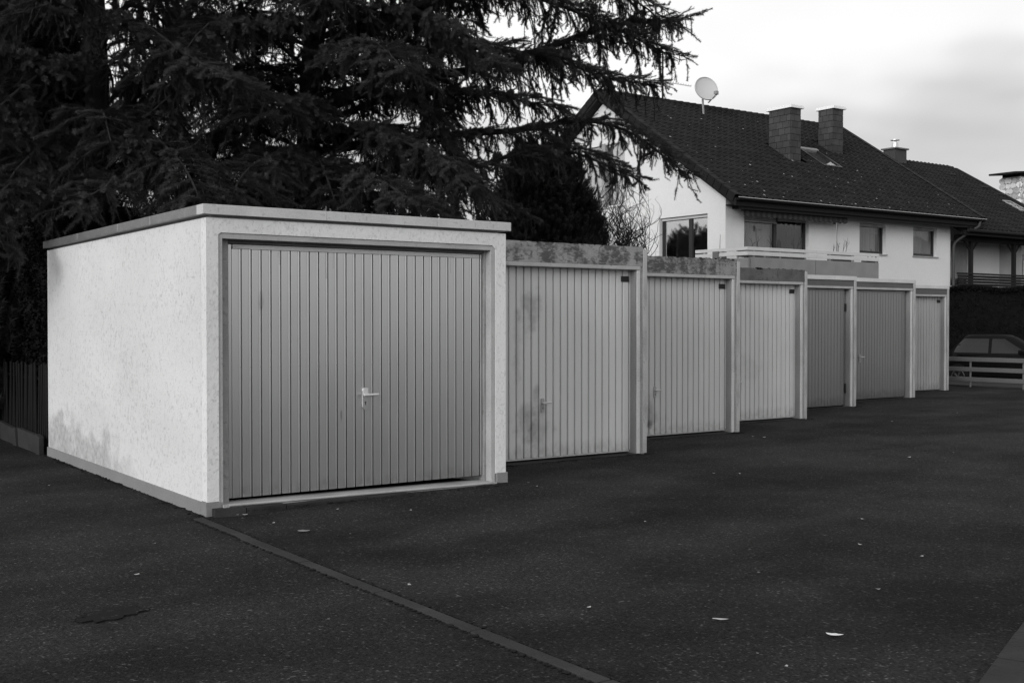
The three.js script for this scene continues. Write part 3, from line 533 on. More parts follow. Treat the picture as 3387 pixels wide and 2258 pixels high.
    mesh('chimney_cap', [rbox(x0 - 0.09, x1 + 0.09, top, top + 0.06, z1 - 0.09, z0 + 0.09, 0.006), rbox(x0 - 0.075, x1 + 0.075, top + 0.061, top + 0.11, z1 - 0.075, z0 + 0.075, 0.01)], mat({ color: G(0.84), roughness: 0.4 }), c);
    if (i) mesh('flashing', rbox(x0 - 0.1, x1 + 0.1, roofY(z1) - 0.05, roofY(z1) + 0.1, z1 - 0.12, z1, 0.01), M.dark, c);
  }
  // skylight
  {
    const s = new THREE.Group(); s.name = 'skylight'; h.add(s); const [x0, x1, z0, z1] = SK, L = (z0 - z1) / Math.cos(S);
    s.position.set(0, roofY(z0), z0); s.rotation.x = S;
    mesh('frame', [box(x0, x0 + 0.09, -0.06, 0.11, -L, 0), box(x1 - 0.09, x1, -0.06, 0.11, -L, 0), box(x0 + 0.09, x1 - 0.09, -0.06, 0.11, -0.09, 0)], M.frame, s);
    mesh('hood', rbox(x0 - 0.02, x1 + 0.02, -0.02, 0.14, -L - 0.02, -L + 0.14, 0.02), M.steelFrame, s);
    mesh('pane', box(x0 + 0.09, x1 - 0.09, 0.07, 0.076, -L + 0.14, -0.09), M.glassPlain, s); mesh('blind', box(x0 + 0.09, x1 - 0.09, -0.04, -0.02, -L + 0.1, -0.06), mat({ color: G(0.06) }), s);
    mesh('vent_tile', rod([32.0, 0.02, 0.1], [32.0, 0.1, 0.1], 0.03), M.steelFrame, s);
  }
  // windows
  const cg = h;
  const w1 = windowZ(cg, 29.71, 31.17, 3.95, 5.01, Z0, { bar: 0.1, blind: 0.09 });
  curtain(w1, 29.8, 30.45, 4.02, 4.9, Z0 - 0.4, M.curtain, 8, t => 0.0 + 0.0 * t).userData.label = 'left net curtain drawn aside'; curtain(w1, 30.4, 31.1, 4.02, 4.9, Z0 - 0.4, M.curtain, 8); mesh('bar', box(29.75, 31.1, 4.70, 4.73, Z0 - 0.36, Z0 - 0.34), M.trim, w1);
  const w2 = windowZ(cg, 32.76, 34.2, 3.96, 5.02, Z0, { bar: 0.1, blind: 0.09 });
  curtain(w2, 32.85, 34.1, 4.42, 4.9, Z0 - 0.36, M.curtain, 9, t => 0.62 - 0.8 * Math.abs(t - 0.5) + 0.10 * Math.abs(Math.sin(t * 34))).userData.label = 'short scalloped net curtain';
  curtain(w2, 32.85, 34.1, 4.0, 4.9, Z0 - 0.6, M.curtainGrey, 3);
  const bd = windowZ(cg, 23.95, 27.05, 2.95, 5.03, Z0, { bar: 0.1, mullions: [25.55], sill: false });
  mesh('shutter_box', [rbox(24.0, 25.5, 4.82, 5.02, Z0 - 0.135, Z0 - 0.05, 0.006), rbox(23.98, 25.52, 4.76, 4.81, Z0 - 0.135, Z0 - 0.03, 0.006)], M.trim, bd);
  mesh('shutter_box', rbox(25.62, 26.98, 4.86, 5.0, Z0 - 0.135, Z0 - 0.06, 0.006), M.steelFrame, bd);
  curtain(bd, 24.05, 25.45, 2.95, 4.85, Z0 - 0.28, M.curtainGrey, 5);
  curtain(bd, 26.5, 26.95, 2.95, 4.9, Z0 - 0.5, mat({ color: G(0.05), side: THREE.DoubleSide }), 5);
  // gable windows, built along z and turned to face -x
    // after the turn local +x runs to +z, so give the span as z0 > z1
  const turned = (zA, zB, y0, y1, o) => { const w = windowZ(h, zA, zB, y0, y1, 0, o); w.rotation.y = -Math.PI / 2; w.position.set(X0, 0, 0); return w; };
  const lw = turned(Z0 - 3.05, Z0 - 0.79, 3.0, 5.02, { bar: 0.11, mullions: [Z0 - 1.70], glass: M.glassCoated, blind: 0.07, blindMat: M.frameWhite, sill: false }); lw.userData.label = 'dark two-pane window low in the gable wall';
  
  const up = turned(-23.9, -21.66, 5.62, 7.85, { mullions: [-22.78], frame: M.frameWhite, glass: M.glassCoated, sill: true }); up.userData.label = 'tall upper gable window with white frame and dark post';
  mesh('post', rbox(-22.9, -22.70, 5.55, 7.9, -0.14, 0.02, 0.01), M.steelFrame, up); mesh('blind', box(-23.85, -21.7, 5.65, 6.5, -0.5, -0.48), M.curtainGrey, up);
  mesh('sill_light', rbox(-22.86, -22.74, 5.9, 5.98, 0.021, 0.03, 0.004), M.frameWhite, up);
  // folded awning with scalloped valance under the eave
  const aw = new THREE.Group(); aw.name = 'awning'; h.add(aw);
  mesh('awning_case', [rod([23.4, 5.1, EZ - 0.25], [28.4, 5.1, EZ - 0.25], 0.09, 0.09, 10), box(23.4, 28.4, 5.12, 5.19, Z0, EZ - 0.3)], M.dark, aw);
  const val = new THREE.Shape(); val.moveTo(23.4, 5.08); const ns = 20, sw = 5.0 / ns; for (let k = 0; k < ns; k++) { const a = 23.4 + k * sw; val.lineTo(a, 4.90); val.quadraticCurveTo(a + sw / 2, 4.80, a + sw, 4.90); } val.lineTo(28.4, 5.08);
  mesh('valance', new THREE.ExtrudeGeometry(val, { depth: 0.006, bevelEnabled: false }).translate(0, 0, EZ - 0.2), mat({ map: tex(256, 8, (u) => (u * 20) % 1 < 0.5 ? 0.05 : 0.025, true, 5.0, 1), side: THREE.DoubleSide }), aw);
  mesh('crank_rod', rod([28.35, 3.7, Z0 + 0.08], [28.3, 5.05, Z0 + 0.2], 0.011), M.steelFrame, aw);
  // balcony
  const b = new THREE.Group(); b.name = 'balcony'; h.add(b); const BX0 = 21.958, BX1 = 28.137, BZ = -14.841;
  mesh('balcony_slab', box(BX0 + 0.05, BX1 - 0.02, 2.72, 2.9, Z0 + 0.002, BZ - 0.06), M.renderGrey, b); mesh('balcony_slab', box(BX0 + 0.05, X0 - 0.002, 2.72, 2.9, Z0 - 0.2, Z0), M.renderGrey, b);
  mesh('parapet', box(BX0 + 0.16, 25.02, 2.3, 3.465, BZ - 0.1, BZ - 0.02), M.parapet, b); mesh('parapet', box(25.045, BX1, 2.3, 3.465, BZ - 0.1, BZ - 0.02), M.parapet, b);
  mesh('parapet', box(BX0 + 0.03, BX0 + 0.12, 2.3, 3.44, Z0 - 0.2, BZ - 0.02), M.parapet, b); mesh('joint', box(25.0, 25.06, 2.3, 3.44, BZ - 0.1, BZ - 0.06), M.parapet, b);
  mesh('balcony_support', box(BX0 + 0.3, BX0 + 0.6, -0.1, 2.72, BZ - 0.5, BZ - 0.2), M.renderGrey, b); mesh('balcony_support', box(BX1 - 0.6, BX1 - 0.3, -0.1, 2.72, BZ - 0.5, BZ - 0.2), M.renderGrey, b);
  for (const [y0, y1] of [[3.665, 3.765], [3.515, 3.632]]) {
    mesh('rail_board', rbox(BX0, 25.03, y0, y1, BZ - 0.03, BZ, 0.005), M.balconyPaint, b); mesh('rail_board', rbox(25.033, BX1, y0, y1, BZ - 0.03, BZ, 0.005), M.balconyPaint, b);
    mesh('rail_board', rbox(BX0 - 0.002, BX0 + 0.03, y0, y1, Z0 - 0.17, BZ - 0.032, 0.005), M.balconyPaint, b);
  }
  for (let x = BX0 + 0.3; x < BX1; x += 1.15) mesh('rail_post', box(x, x + 0.04, 3.3, 3.75, BZ - 0.07, BZ - 0.032), M.trim, b);
  for (const z of [-15.3, -16.0, -16.7]) mesh('rail_post', box(BX0 + 0.04, BX0 + 0.075, 3.3, 3.75, z, z + 0.04), M.trim, b);
}
// things on the balcony and the roof
function stems(name, label, pos, spec, seed, group) {
  const r = rng(seed), g = [], go = (a, dir, len, rad, dep) => { const b = [a[0] + dir.x * len, a[1] + dir.y * len, a[2] + dir.z * len]; g.push(rod(a, b, rad, rad * 0.7, 4)); if (dep > 0) for (let k = 0; k < 2; k++) go(k ? b : [lerp(a[0], b[0], 0.6), lerp(a[1], b[1], 0.6), lerp(a[2], b[2], 0.6)], dir.clone().add(V((r() - 0.5) * 1.3, (r() - 0.3) * 0.5, (r() - 0.5) * 0.9)).normalize(), len * (0.5 + 0.4 * r()), rad * 0.65, dep - 1); };
  for (const [dx, len, lean, dep] of spec) go([dx, 0, 0], V(lean, 1, 0.1 * (r() - 0.5)).normalize(), len, 0.011, dep);
  const t = thing(name, label, 'plant', pos, group); mesh('stem', g, M.twig, t);
  mesh('planter', rbox(spec[0][0] - 0.2, spec[spec.length - 1][0] + 0.2, -0.24, -0.02, -0.12, 0.1, 0.01), M.concreteDark, t); return t;
}
stems('potted_plant', 'single bare upright stick behind the left end of the balcony rail', [22.1, 3.70, -16.1], [[0, 0.5, 0.02, 0]], 1);
stems('potted_plant', 'thin curling twigs behind the balcony rail corner', [22.5, 3.72, -15.2], [[-0.3, 0.3, 0.1, 1], [0, 0.18, 0.5, 2], [0.25, 0.22, 0.2, 3]], 2);
stems('potted_plant', 'thick cut shoots in front of the pale balcony curtain', [23.35, 3.70, -15.1], [[0, 0.3, -0.3, 1], [0.2, 0.35, 0.06, 0], [0.27, 0.36, 0.05, 0], [0.35, 0.3, 0.02, 0]], 3);
stems('potted_plant', 'forked bare twig in front of the dark balcony door', [24.3, 3.72, -15.1], [[0, 0.26, -0.3, 1], [0.1, 0.28, 0.4, 1]], 4);
stems('potted_plant', 'dense withered plant below the wind spinner on the balcony', [26.4, 3.72, -15.1], [[-0.2, 0.14, -0.3, 4], [0, 0.16, 0.1, 4], [0.2, 0.24, 0.5, 3], [0.35, 0.2, 0.3, 3]], 5);
stems('potted_plant', 'small drooping plant on the balcony left of the first small window', [28.0, 3.66, -15.1], [[-0.1, 0.08, -0.3, 3], [0.1, 0.12, 0.3, 3]], 6);
{
  const s = thing('wind_spinner', 'pole with small arrow shaped wind spinner on the balcony', 'ornament', [26.62, 3.4, -15.3]);
  mesh('pole', rod([0, 0, 0], [-0.06, 1.32, 0], 0.016, 0.013), M.steelFrame, s);
  mesh('vane', [rod([-0.2, 1.36, 0], [0.14, 1.34, 0], 0.012), box(-0.22, -0.12, 1.27, 1.45, -0.008, 0.008), rod([0.14, 1.34, 0], [0.2, 1.34, 0], 0.03, 0.002)], M.dark, s);
  const d = thing('satellite_dish', 'round pale satellite dish on the roof slope near the ridge', 'satellite dish', [27.3, 9.16, -22.0]);
  const bowl = new THREE.SphereGeometry(0.85, 36, 10, 0, Math.PI * 2, 0, 0.53); bowl.scale(0.93, 0.62, 1.06).translate(0, -0.52, 0);
  const dg = new THREE.Group();
  const bm = mesh('reflector', [bowl, bowl.clone().scale(1.01, 1, 1.01).translate(0, 0.02, 0), new THREE.TorusGeometry(0.425, 0.012, 6, 36).rotateX(Math.PI / 2).scale(0.94, 1, 1.07).translate(0, -0.085, 0)], M.dish, d);
  M.dish.side = THREE.DoubleSide; d.scale.setScalar(1.12);
  // the bowl opens towards the camera side and to the right, tilted up
  const aim = V(-0.30, 0.42, 0.86).normalize(); bm.quaternion.setFromUnitVectors(V(0, -1, 0), aim); bm.position.set(0.05, 0.92, 0.0);
  const f = V(0.05, 0.92, 0).addScaledVector(aim, 0.45).add(V(0.22, -0.36, 0.02));
  mesh('feed_arm', [rod([0.02, 0.46, 0.14], [f.x, f.y, f.z], 0.02, 0.016), rod([0.08, 0.47, 0.12], [f.x + 0.02, f.y - 0.03, f.z], 0.012, 0.01)], M.alu, d);
  mesh('feed_horn', [rbox(f.x - 0.06, f.x + 0.05, f.y - 0.04, f.y + 0.08, f.z - 0.06, f.z + 0.06, 0.015), box(f.x + 0.051, f.x + 0.065, f.y - 0.045, f.y + 0.07, f.z - 0.05, f.z + 0.05)], M.steelFrame, d);
  mesh('mast', [rod([0, -0.35, 0], [0, 0.62, -0.08], 0.035, 0.035, 8), rod([0, -0.02, 0.06], [0.1, -0.18, 0.2], 0.05, 0.04, 8)], M.steelFrame, d);
  const a = thing('aerial', 'thin television aerial with a long comb boom on the ridge', 'aerial', [25.85, 9.6, -22.7]);
  mesh('mast', rod([0, 0, 0], [0, 1.95, 0], 0.036, 0.03), M.dark, a);
  const dirn = V(0.93, -0.12, 0.35), el = []; el.push(rod([-0.25, 0.86, -0.1], [dirn.x * 1.15, 0.86 + dirn.y * 1.15, dirn.z * 1.15], 0.011));
  mesh('boom', el, M.steelFrame, a);
  const rods = []; for (let k = 0; k < 14; k++) { const q = -0.2 + k * 0.1, l = 0.13, c = [dirn.x * q, 0.86 + dirn.y * q, dirn.z * q]; rods.push(rod([c[0] - 0.35 * l, c[1], c[2] + 0.93 * l], [c[0] + 0.35 * l, c[1], c[2] - 0.93 * l], 0.005, 0.005, 4), rod([c[0], c[1] - (k < 3 ? 0.2 : 0.05), c[2]], [c[0] + 0.05, c[1] + (k < 3 ? 0.2 : 0.06), c[2]], 0.005, 0.005, 4)); }
  rods.push(rod([-0.14, 1.62, -0.1], [0.14, 1.62, 0.1], 0.006), rod([0, 1.86, 0], [0, 1.95, 0], 0.03)); mesh('element', rods, M.steelFrame, a);
}

// ---------------------------------------------------------------- the second house and the stone chimney
{
  const X0 = 35.5, X1 = 43.3, Z0 = -18.2, ZR = -22.2, RY = 8.5, EZ = -16.3, EY = 5.02, S = Math.atan((RY - EY) / (EZ - ZR)), tS = Math.tan(S), rY = z => EY + (EZ - z) * tS;
  const H2 = [36.9, 38.4, 40.5, 40.94, 42.15, 43.0];
  const h = thing('house', 'farther house with dark tiled roof and wooden veranda on the right', 'house');
  mesh('wall', slab([[X0, 0], [X1 - 0.2, 0], [X1 - 0.2, 6.0], [X0, 6.0]], [[H2[0], H2[1], 3.0, 4.75], [H2[4], H2[5], 3.3, 4.4]], 0.3).translate(0, 0, Z0), M.render_, h);
  mesh('wall', [box(X0, X0 + 0.3, 0, 5.6, -27.5, Z0 - 0.31), box(X1 - 0.5, X1 - 0.2, 0, 5.6, -27.5, Z0 - 0.31), box(X0 + 0.3, X1 - 0.5, 0, 5.6, -27.5, -27.2)], M.render_, h);
  mesh('wall_return', box(H2[2], H2[3], 0, 5.1, Z0 + 0.002, Z0 + 0.7), M.renderGrey, h);
  const w = windowZ(h, H2[0], H2[1], 3.0, 4.75, Z0, { blind: 1.45, blindMat: M.steelFrame, sill: false }); 
  windowZ(h, H2[4], H2[5], 3.3, 4.4, Z0, { frame: M.frameWhite, mullions: [(H2[4] + H2[5]) / 2], blind: 0.2 });
  const roof = new THREE.Group(); roof.name = 'roof'; h.add(roof);
  const pl = (s) => { const a = [[X0 - 0.3, EY - 0.05, EZ], [X1, EY - 0.05, EZ], [X1, RY - 0.05, ZR], [X0 - 0.3, RY - 0.05, ZR]].map(([x, y, z]) => [x, y, s ? z : 2 * ZR - z]), b = a.map(([x, y, z]) => [x, y - 0.18, z]), p = [], q = (A, B, C, D) => p.push(...A, ...B, ...C, ...A, ...C, ...D); q(a[0], a[1], a[2], a[3]); q(b[3], b[2], b[1], b[0]); for (let i = 0; i < 4; i++) q(a[i], b[i], b[(i + 1) % 4], a[(i + 1) % 4]); const g = new THREE.BufferGeometry(); g.setAttribute('position', new THREE.Float32BufferAttribute(p, 3)); g.computeVertexNormals(); return g; };
  mesh('roof_deck', [pl(true), pl(false)], M.wood, roof);
  tiled(roof, X0 - 0.3, X1, EY, EZ + 0.06, ZR + 0.05, S, 0.28, 0.34, 280, null, 17);
  const r = rng(8), cap = share(new THREE.CylinderGeometry(0.11, 0.125, 0.36, 8, 1, false, -Math.PI / 2, Math.PI).rotateZ(Math.PI / 2));
  for (let k = 0; k < 24; k++) mesh('ridge_tile', cap, M.tiles[Math.floor(r() * 3)], roof, [X0 - 0.1 + k * 0.33, RY, ZR]);
  const dl = 0.34, vg = share([box(-0.1, 0.1, 0.03, 0.06, -dl, 0), box(0.06, 0.09, -0.2, 0.055, -dl, 0)]);
  for (let k = 0; k < 20; k++) { const m = mesh('verge_tile', vg, M.tiles[k % 3], roof, [X1, EY + 0.02 + k * dl * Math.sin(S), EZ + 0.05 - k * dl * Math.cos(S)]); m.rotation.x = S; }
  mesh('gutter', [rod([X0 - 0.3, EY - 0.06, EZ + 0.1], [X1 + 0.1, EY - 0.06, EZ + 0.1], 0.07, 0.07, 8)], M.wood, h);
  // snow hooks, small roof vents and an opened skylight
  for (const [x, z] of [[41.9, -21.2], [42.6, -20.2], [42.9, -19.6]]) { const m = mesh('roof_vent', rbox(-0.35, 0.35, 0.06, 0.13, -0.14, 0.0, 0.02), M.dark, roof, [x, rY(z), z]); m.rotation.x = S; }
  { const s = new THREE.Group(); s.name = 'skylight'; s.position.set(42.3, rY(-18.2), -18.2); s.rotation.x = S; h.add(s); mesh('frame', [box(-0.3, -0.22, 0, 0.12, -1, 0), box(0.22, 0.3, 0, 0.12, -1, 0), box(-0.22, 0.22, 0, 0.12, -0.08, 0), box(-0.22, 0.22, 0, 0.12, -1, -0.9)], M.steelFrame, s); mesh('pane', box(-0.22, 0.22, 0.08, 0.09, -0.9, -0.08), M.glassPlain, s); }
  { const c = new THREE.Group(); c.name = 'chimney'; h.add(c); mesh('stack', box(38.6, 39.4, 7.6, 8.98, -22.5, -21.9), M.slate[1], c); mesh('chimney_cap', rbox(38.52, 39.48, 8.985, 9.05, -22.58, -21.82, 0.01), M.concreteDark, c); mesh('chimney_pot', [new THREE.CylinderGeometry(0.13, 0.15, 0.26, 10).translate(39.0, 9.18, -22.2), new THREE.CylinderGeometry(0.2, 0.2, 0.03, 10).translate(39.0, 9.42, -22.2), rod([38.9, 9.3, -22.2], [38.9, 9.42, -22.2], 0.015), rod([39.1, 9.3, -22.2], [39.1, 9.42, -22.2], 0.015)], M.alu, c); mesh('vent_pipe', rod([40.6, 7.35, -20.2], [40.6, 7.95, -20.2], 0.09, 0.09, 8), M.dark, c); }
  // veranda of dark timber
  const v = new THREE.Group(); v.name = 'veranda'; h.add(v);
  mesh('beam', rbox(X0, X1 - 0.1, 4.62, 4.86, -17.0, -16.8, 0.01), M.wood, v); mesh('floor_beam', rbox(X0, X1 - 0.4, 2.5, 2.8, -17.05, -16.7, 0.01), M.wood, v);
  mesh('deck', box(X0, X1 - 0.4, 2.81, 2.87, Z0 + 0.005, -16.75), M.wood, v);
  for (const x of [36.45, 39.38]) { mesh('post', rbox(x - 0.07, x + 0.07, 2.92, 4.62, -16.97, -16.83, 0.01), M.wood, v); mesh('brace', [rod([x, 4.2, -16.9], [x + 0.42, 4.62, -16.9], 0.05, 0.05, 4), rod([x, 4.2, -16.9], [x - 0.42, 4.62, -16.9], 0.05, 0.05, 4)], M.wood, v); }
  for (let k = 0; k < 4; k++) mesh('rail_board', rbox(X0, X1 - 0.4, 2.93 + k * 0.105, 3.02 + k * 0.105, -16.84, -16.80, 0.006), M.wood, v);
  mesh('hand_rail', rbox(X0, X1 - 0.38, 3.36, 3.42, -16.88, -16.76, 0.01), M.wood, v);
}
{
  const c = thing('stone_chimney', 'tall pale chimney of rough irregular stones under a dark slab roof, far right', 'chimney', [62.75, 0, -30.5]);
  const W = 1.4, D = 1.3, H = 10.5, r = rng(19);
  mesh('mortar', box(0.03, W - 0.03, 0, H, -D + 0.03, -0.03), mat({ color: G(0.3) }), c);
  const faces = [[D, (a, y, d) => [-d, y, -a], 'x'], [W, (a, y, d) => [a, y, d - 0.03], 'z']];
  for (const [len, at, ax] of faces) for (let y = H - 0.2, row = 0; y > 4.5; y -= 0.34, row++) {
    let a = -(row % 2) * 0.12 - 0.05; while (a < len) {
      const w = 0.28 + 0.3 * r(), cx = Math.min(len - 0.08, Math.max(0.08, a + w / 2)), n = 6 + Math.floor(r() * 3), pts = [];
      for (let k = 0; k < n; k++) { const th = k / n * 6.283 + r() * 0.35, q = 0.86 + 0.25 * r(); pts.push(new THREE.Vector2(Math.cos(th) * (w / 2) * q, Math.sin(th) * 0.185 * q)); }
      const g = new THREE.ExtrudeGeometry(new THREE.Shape(pts), { depth: 0.03, bevelEnabled: true, bevelSize: 0.012, bevelThickness: 0.015, bevelSegments: 1 });
      if (ax === 'x') g.rotateY(-Math.PI / 2).translate(0.03, y + 0.05 * (r() - 0.5), -cx); else g.translate(cx, y + 0.05 * (r() - 0.5), -0.04);
      mesh('stone', g, stoneMats[Math.floor(r() * 4)], c); a += w;
    }
  }
  mesh('slab_roof', [rbox(-0.16, W + 0.5, H + 0.12, H + 0.24, -D - 0.15, 0.3, 0.03).rotateZ(0.09), rbox(0.05, W - 0.05, H - 0.02, H + 0.2, -D + 0.05, -0.05, 0.02)], M.wood, c);
}

// ---------------------------------------------------------------- railing, car, hedges
{
  const f = thing('railing', 'low white railing of three boards on thin posts before the car', 'railing', [21.2, 0, 0]);
  for (const y of [0.185, 0.42, 0.655]) for (const [z0, z1] of [[-10.4, -4.43], [-4.427, 2.2]]) mesh('rail_board', rbox(-0.018, 0.018, y - 0.05, y + 0.05, z0, z1, 0.006), M.railPaint, f);
  for (let z = -9.75; z < 2.2; z += 1.33) mesh('post', rod([0.04, -0.05, z], [0.04, 0.66, z], 0.024, 0.024, 8), M.railPaint, f);
}
{
  const car = thing('parked_car', 'dark compact hatchback parked behind the white railing', 'car', [25.5, -0.24, -8.45]);
  // rings from sill to roof: [y, rear z, front z, half width, squareness]
  const rings = [[0.2, -1.78, 1.86, 0.74, 6], [0.34, -1.86, 1.95, 0.81, 6], [0.55, -1.90, 1.97, 0.835, 6], [0.78, -1.88, 1.86, 0.83, 6], [0.9, -1.84, 1.62, 0.81, 5], [0.94, -1.80, 1.12, 0.785, 5], [1.08, -1.66, 0.82, 0.735, 5], [1.25, -1.50, 0.46, 0.67, 5], [1.38, -1.34, 0.20, 0.61, 5], [1.44, -1.24, 0.05, 0.53, 4.5], [1.47, -1.0, -0.15, 0.34, 3.5], [1.475, -0.8, -0.3, 0.15, 2.5]];
  const ringPt = (y, th, off = 0) => { let i = 0; while (i < rings.length - 2 && rings[i + 1][0] < y) i++; const A = rings[i], B = rings[i + 1], t = (y - A[0]) / (B[0] - A[0]), L = k => lerp(A[k], B[k], t), n = 2 / L(4), c = Math.cos(th), s = Math.sin(th); return [Math.sign(c) * Math.pow(Math.abs(c), n) * (L(3) + off), y, (L(1) + L(2)) / 2 + Math.sign(s) * Math.pow(Math.abs(s), n) * ((L(2) - L(1)) / 2 + off)]; };
  const N = 64, pos = [], ys = []; for (let i = 0; i < rings.length - 1; i++) for (let k = 0; k < 4; k++) ys.push(lerp(rings[i][0], rings[i + 1][0], k / 4)); ys.push(1.475);
  const idx = []; ys.forEach(y => { for (let k = 0; k < N; k++) pos.push(...ringPt(y, k / N * Math.PI * 2)); });
  for (let j = 0; j < ys.length - 1; j++) for (let k = 0; k < N; k++) { const a = j * N + k, b = j * N + (k + 1) % N; idx.push(a, a + N, b, b, a + N, b + N); }
  const top = pos.length / 3; pos.push(0, 1.478, -0.45); for (let k = 0; k < N; k++) idx.push((ys.length - 1) * N + k, top, (ys.length - 1) * N + (k + 1) % N);
  const g = new THREE.BufferGeometry(); g.setAttribute('position', new THREE.Float32BufferAttribute(pos, 3)); g.setIndex(idx); g.computeVertexNormals(); mesh('body', g, M.carPaint, car);
  // side glass patches lie on the same skin, a little proud
  const glass = (name, f0, f1, y0, y1, side) => { const p = [], q = []; for (let j = 0; j <= 8; j++) { const y = lerp(y0, y1, j / 8), za = f0(j / 8), zb = f1(j / 8); const row = []; for (let k = 0; k <= 14; k++) { const z = lerp(za, zb, k / 14); let best = 0, bd = 9; for (let m = -70; m <= 70; m++) { const th = (side < 0 ? Math.PI : 0) + m * 0.022, P = ringPt(y, th); if (Math.abs(P[2] - z) < bd && Math.sign(P[0]) === side) { bd = Math.abs(P[2] - z); best = th; } } const P = ringPt(y, best); row.push([P[0] + side * 0.006, y, z]); } q.push(row); } for (let j = 0; j < 8; j++) for (let k = 0; k < 14; k++) { const A = q[j][k], B = q[j][k + 1], C = q[j + 1][k + 1], D = q[j + 1][k]; p.push(...A, ...B, ...C, ...A, ...C, ...D); } const gg = new THREE.BufferGeometry(); gg.setAttribute('position', new THREE.Float32BufferAttribute(p, 3)); gg.computeVertexNormals(); M.carGlass.side = THREE.DoubleSide; return mesh(name, gg, M.carGlass, car); };
  for (const s of [-1, 1]) {
    glass('rear_window', t => lerp(-1.40, -1.16, t * t), t => lerp(-0.36, -0.42, t), 0.95, 1.33, s);
    glass('door_window', t => lerp(-0.27, -0.33, t), t => lerp(0.80, 0.02, Math.pow(t, 0.9)), 0.95, 1.33, s);
    mesh('mirror', rbox(s * 0.95 - 0.09, s * 0.95 + 0.09, 0.93, 1.06, 0.62, 0.78, 0.04), M.carPaint, car);
    mesh('belt_trim', [rod([s * 0.83, 0.905, -1.3], [s * 0.82, 0.905, 0.8], 0.009, 0.009, 5)], M.rubber, car);
  }
  for (const z of [-1.22, 1.28]) for (const s of [-1, 1]) {
    const w = new THREE.Group(); w.name = 'wheel'; w.position.set(s * 0.74, 0.29, z); car.add(w);
    mesh('tyre', new THREE.TorusGeometry(0.225, 0.07, 10, 28).rotateY(Math.PI / 2).scale(1.3, 1, 1), M.rubber, w);
    const sp = [new THREE.TorusGeometry(0.19, 0.014, 6, 28).rotateY(Math.PI / 2).translate(s * 0.09, 0, 0), new THREE.CylinderGeometry(0.045, 0.045, 0.04, 10).rotateZ(Math.PI / 2).translate(s * 0.09, 0, 0)];
    for (let k = 0; k < 5; k++) { const a = k * 1.2566 + 0.4; for (const e of [-0.14, 0.14]) sp.push(rod([s * 0.095, 0.03 * Math.cos(a), 0.03 * Math.sin(a)], [s * 0.085, 0.19 * Math.cos(a + e), 0.19 * Math.sin(a + e)], 0.012, 0.011, 5)); }
    mesh('rim', sp, mat({ color: G(0.14), metalness: 0.8, roughness: 0.4 }), w);
  }
  mesh('wheel_arch', [-1.22, 1.28].flatMap(z => [-1, 1].map(s => new THREE.CylinderGeometry(0.33, 0.33, 0.02, 24).rotateZ(Math.PI / 2).translate(s * 0.826, 0.31, z))), M.rubber, car);
}
// leaf instances: orientation, position, size, tint
function leafMass(name, parent, geo, m, spots, seed, spread = 0.5) {
  const r = rng(seed), im = new THREE.InstancedMesh(geo, m, spots.length), o = new THREE.Object3D(); im.name = name; im.castShadow = im.receiveShadow = true;
  spots.forEach((s, i) => { o.position.set(s[0], s[1], s[2]); if (s[4]) o.quaternion.setFromUnitVectors(V(0, 1, 0), s[4]); else o.rotation.set(r() * 6.28, r() * 6.28, r() * 6.28); o.rotateY(r() * 6.28); o.scale.setScalar(s[3]); o.updateMatrix(); im.setMatrixAt(i, o.matrix); im.setColorAt(i, G(1 - spread / 2 + spread * r())); });
  tag(im, null, null, null, 'stuff'); parent.add(im); return im;
}
const leafGeo = (() => { const p = [], q = (a, b, c) => p.push(...a, ...b, ...c), r = rng(4); for (let k = 0; k < 5; k++) { const a = r() * 6.28, b = r() * 1.6 - 0.5, d = V(Math.cos(a) * Math.cos(b), Math.sin(b), Math.sin(a) * Math.cos(b)), s = V(-d.z, 0.3 * (r() - 0.5), d.x).normalize().multiplyScalar(0.36), t = d.clone(), mid = d.clone().multiplyScalar(0.5); q([0, 0, 0], [mid.x + s.x, mid.y + s.y, mid.z + s.z], [t.x, t.y, t.z]); q([0, 0, 0], [t.x, t.y, t.z], [mid.x - s.x, mid.y - s.y, mid.z - s.z]); } const g = new THREE.BufferGeometry(); g.setAttribute('position', new THREE.Float32BufferAttribute(p, 3)); g.computeVertexNormals(); return g; })();
// needle-covered shoot along +y, unit length: stem and needles in tufts
function brush(n, len, w, lean, seed, stem = 0.05) {
  const r = rng(seed), p = []; for (let k = 0; k < n; k++) {
    const y = (k + r()) / n, a = k * 2.4 + r(), d = V(Math.cos(a), lean * (0.6 + 0.8 * r()), Math.sin(a)).normalize(), l = len * (0.7 + 0.5 * r()), s = V(-Math.sin(a), 0.4 * (r() - 0.5), Math.cos(a)).multiplyScalar(w / 2);
    p.push(-s.x, y - s.y, -s.z, s.x, y + s.y, s.z, d.x * l, y + d.y * l, d.z * l);
  }
  for (let k = 0; k < 3; k++) { const a = k * 2.094, b = a + 2.094; p.push(Math.cos(a) * stem, 0, Math.sin(a) * stem, Math.cos(b) * stem, 0, Math.sin(b) * stem, Math.cos(a) * stem * 0.6, 1.1, Math.sin(a) * stem * 0.6); }
  const g = new THREE.BufferGeometry(); g.setAttribute('position', new THREE.Float32BufferAttribute(p, 3)); g.computeVertexNormals(); return g;
}
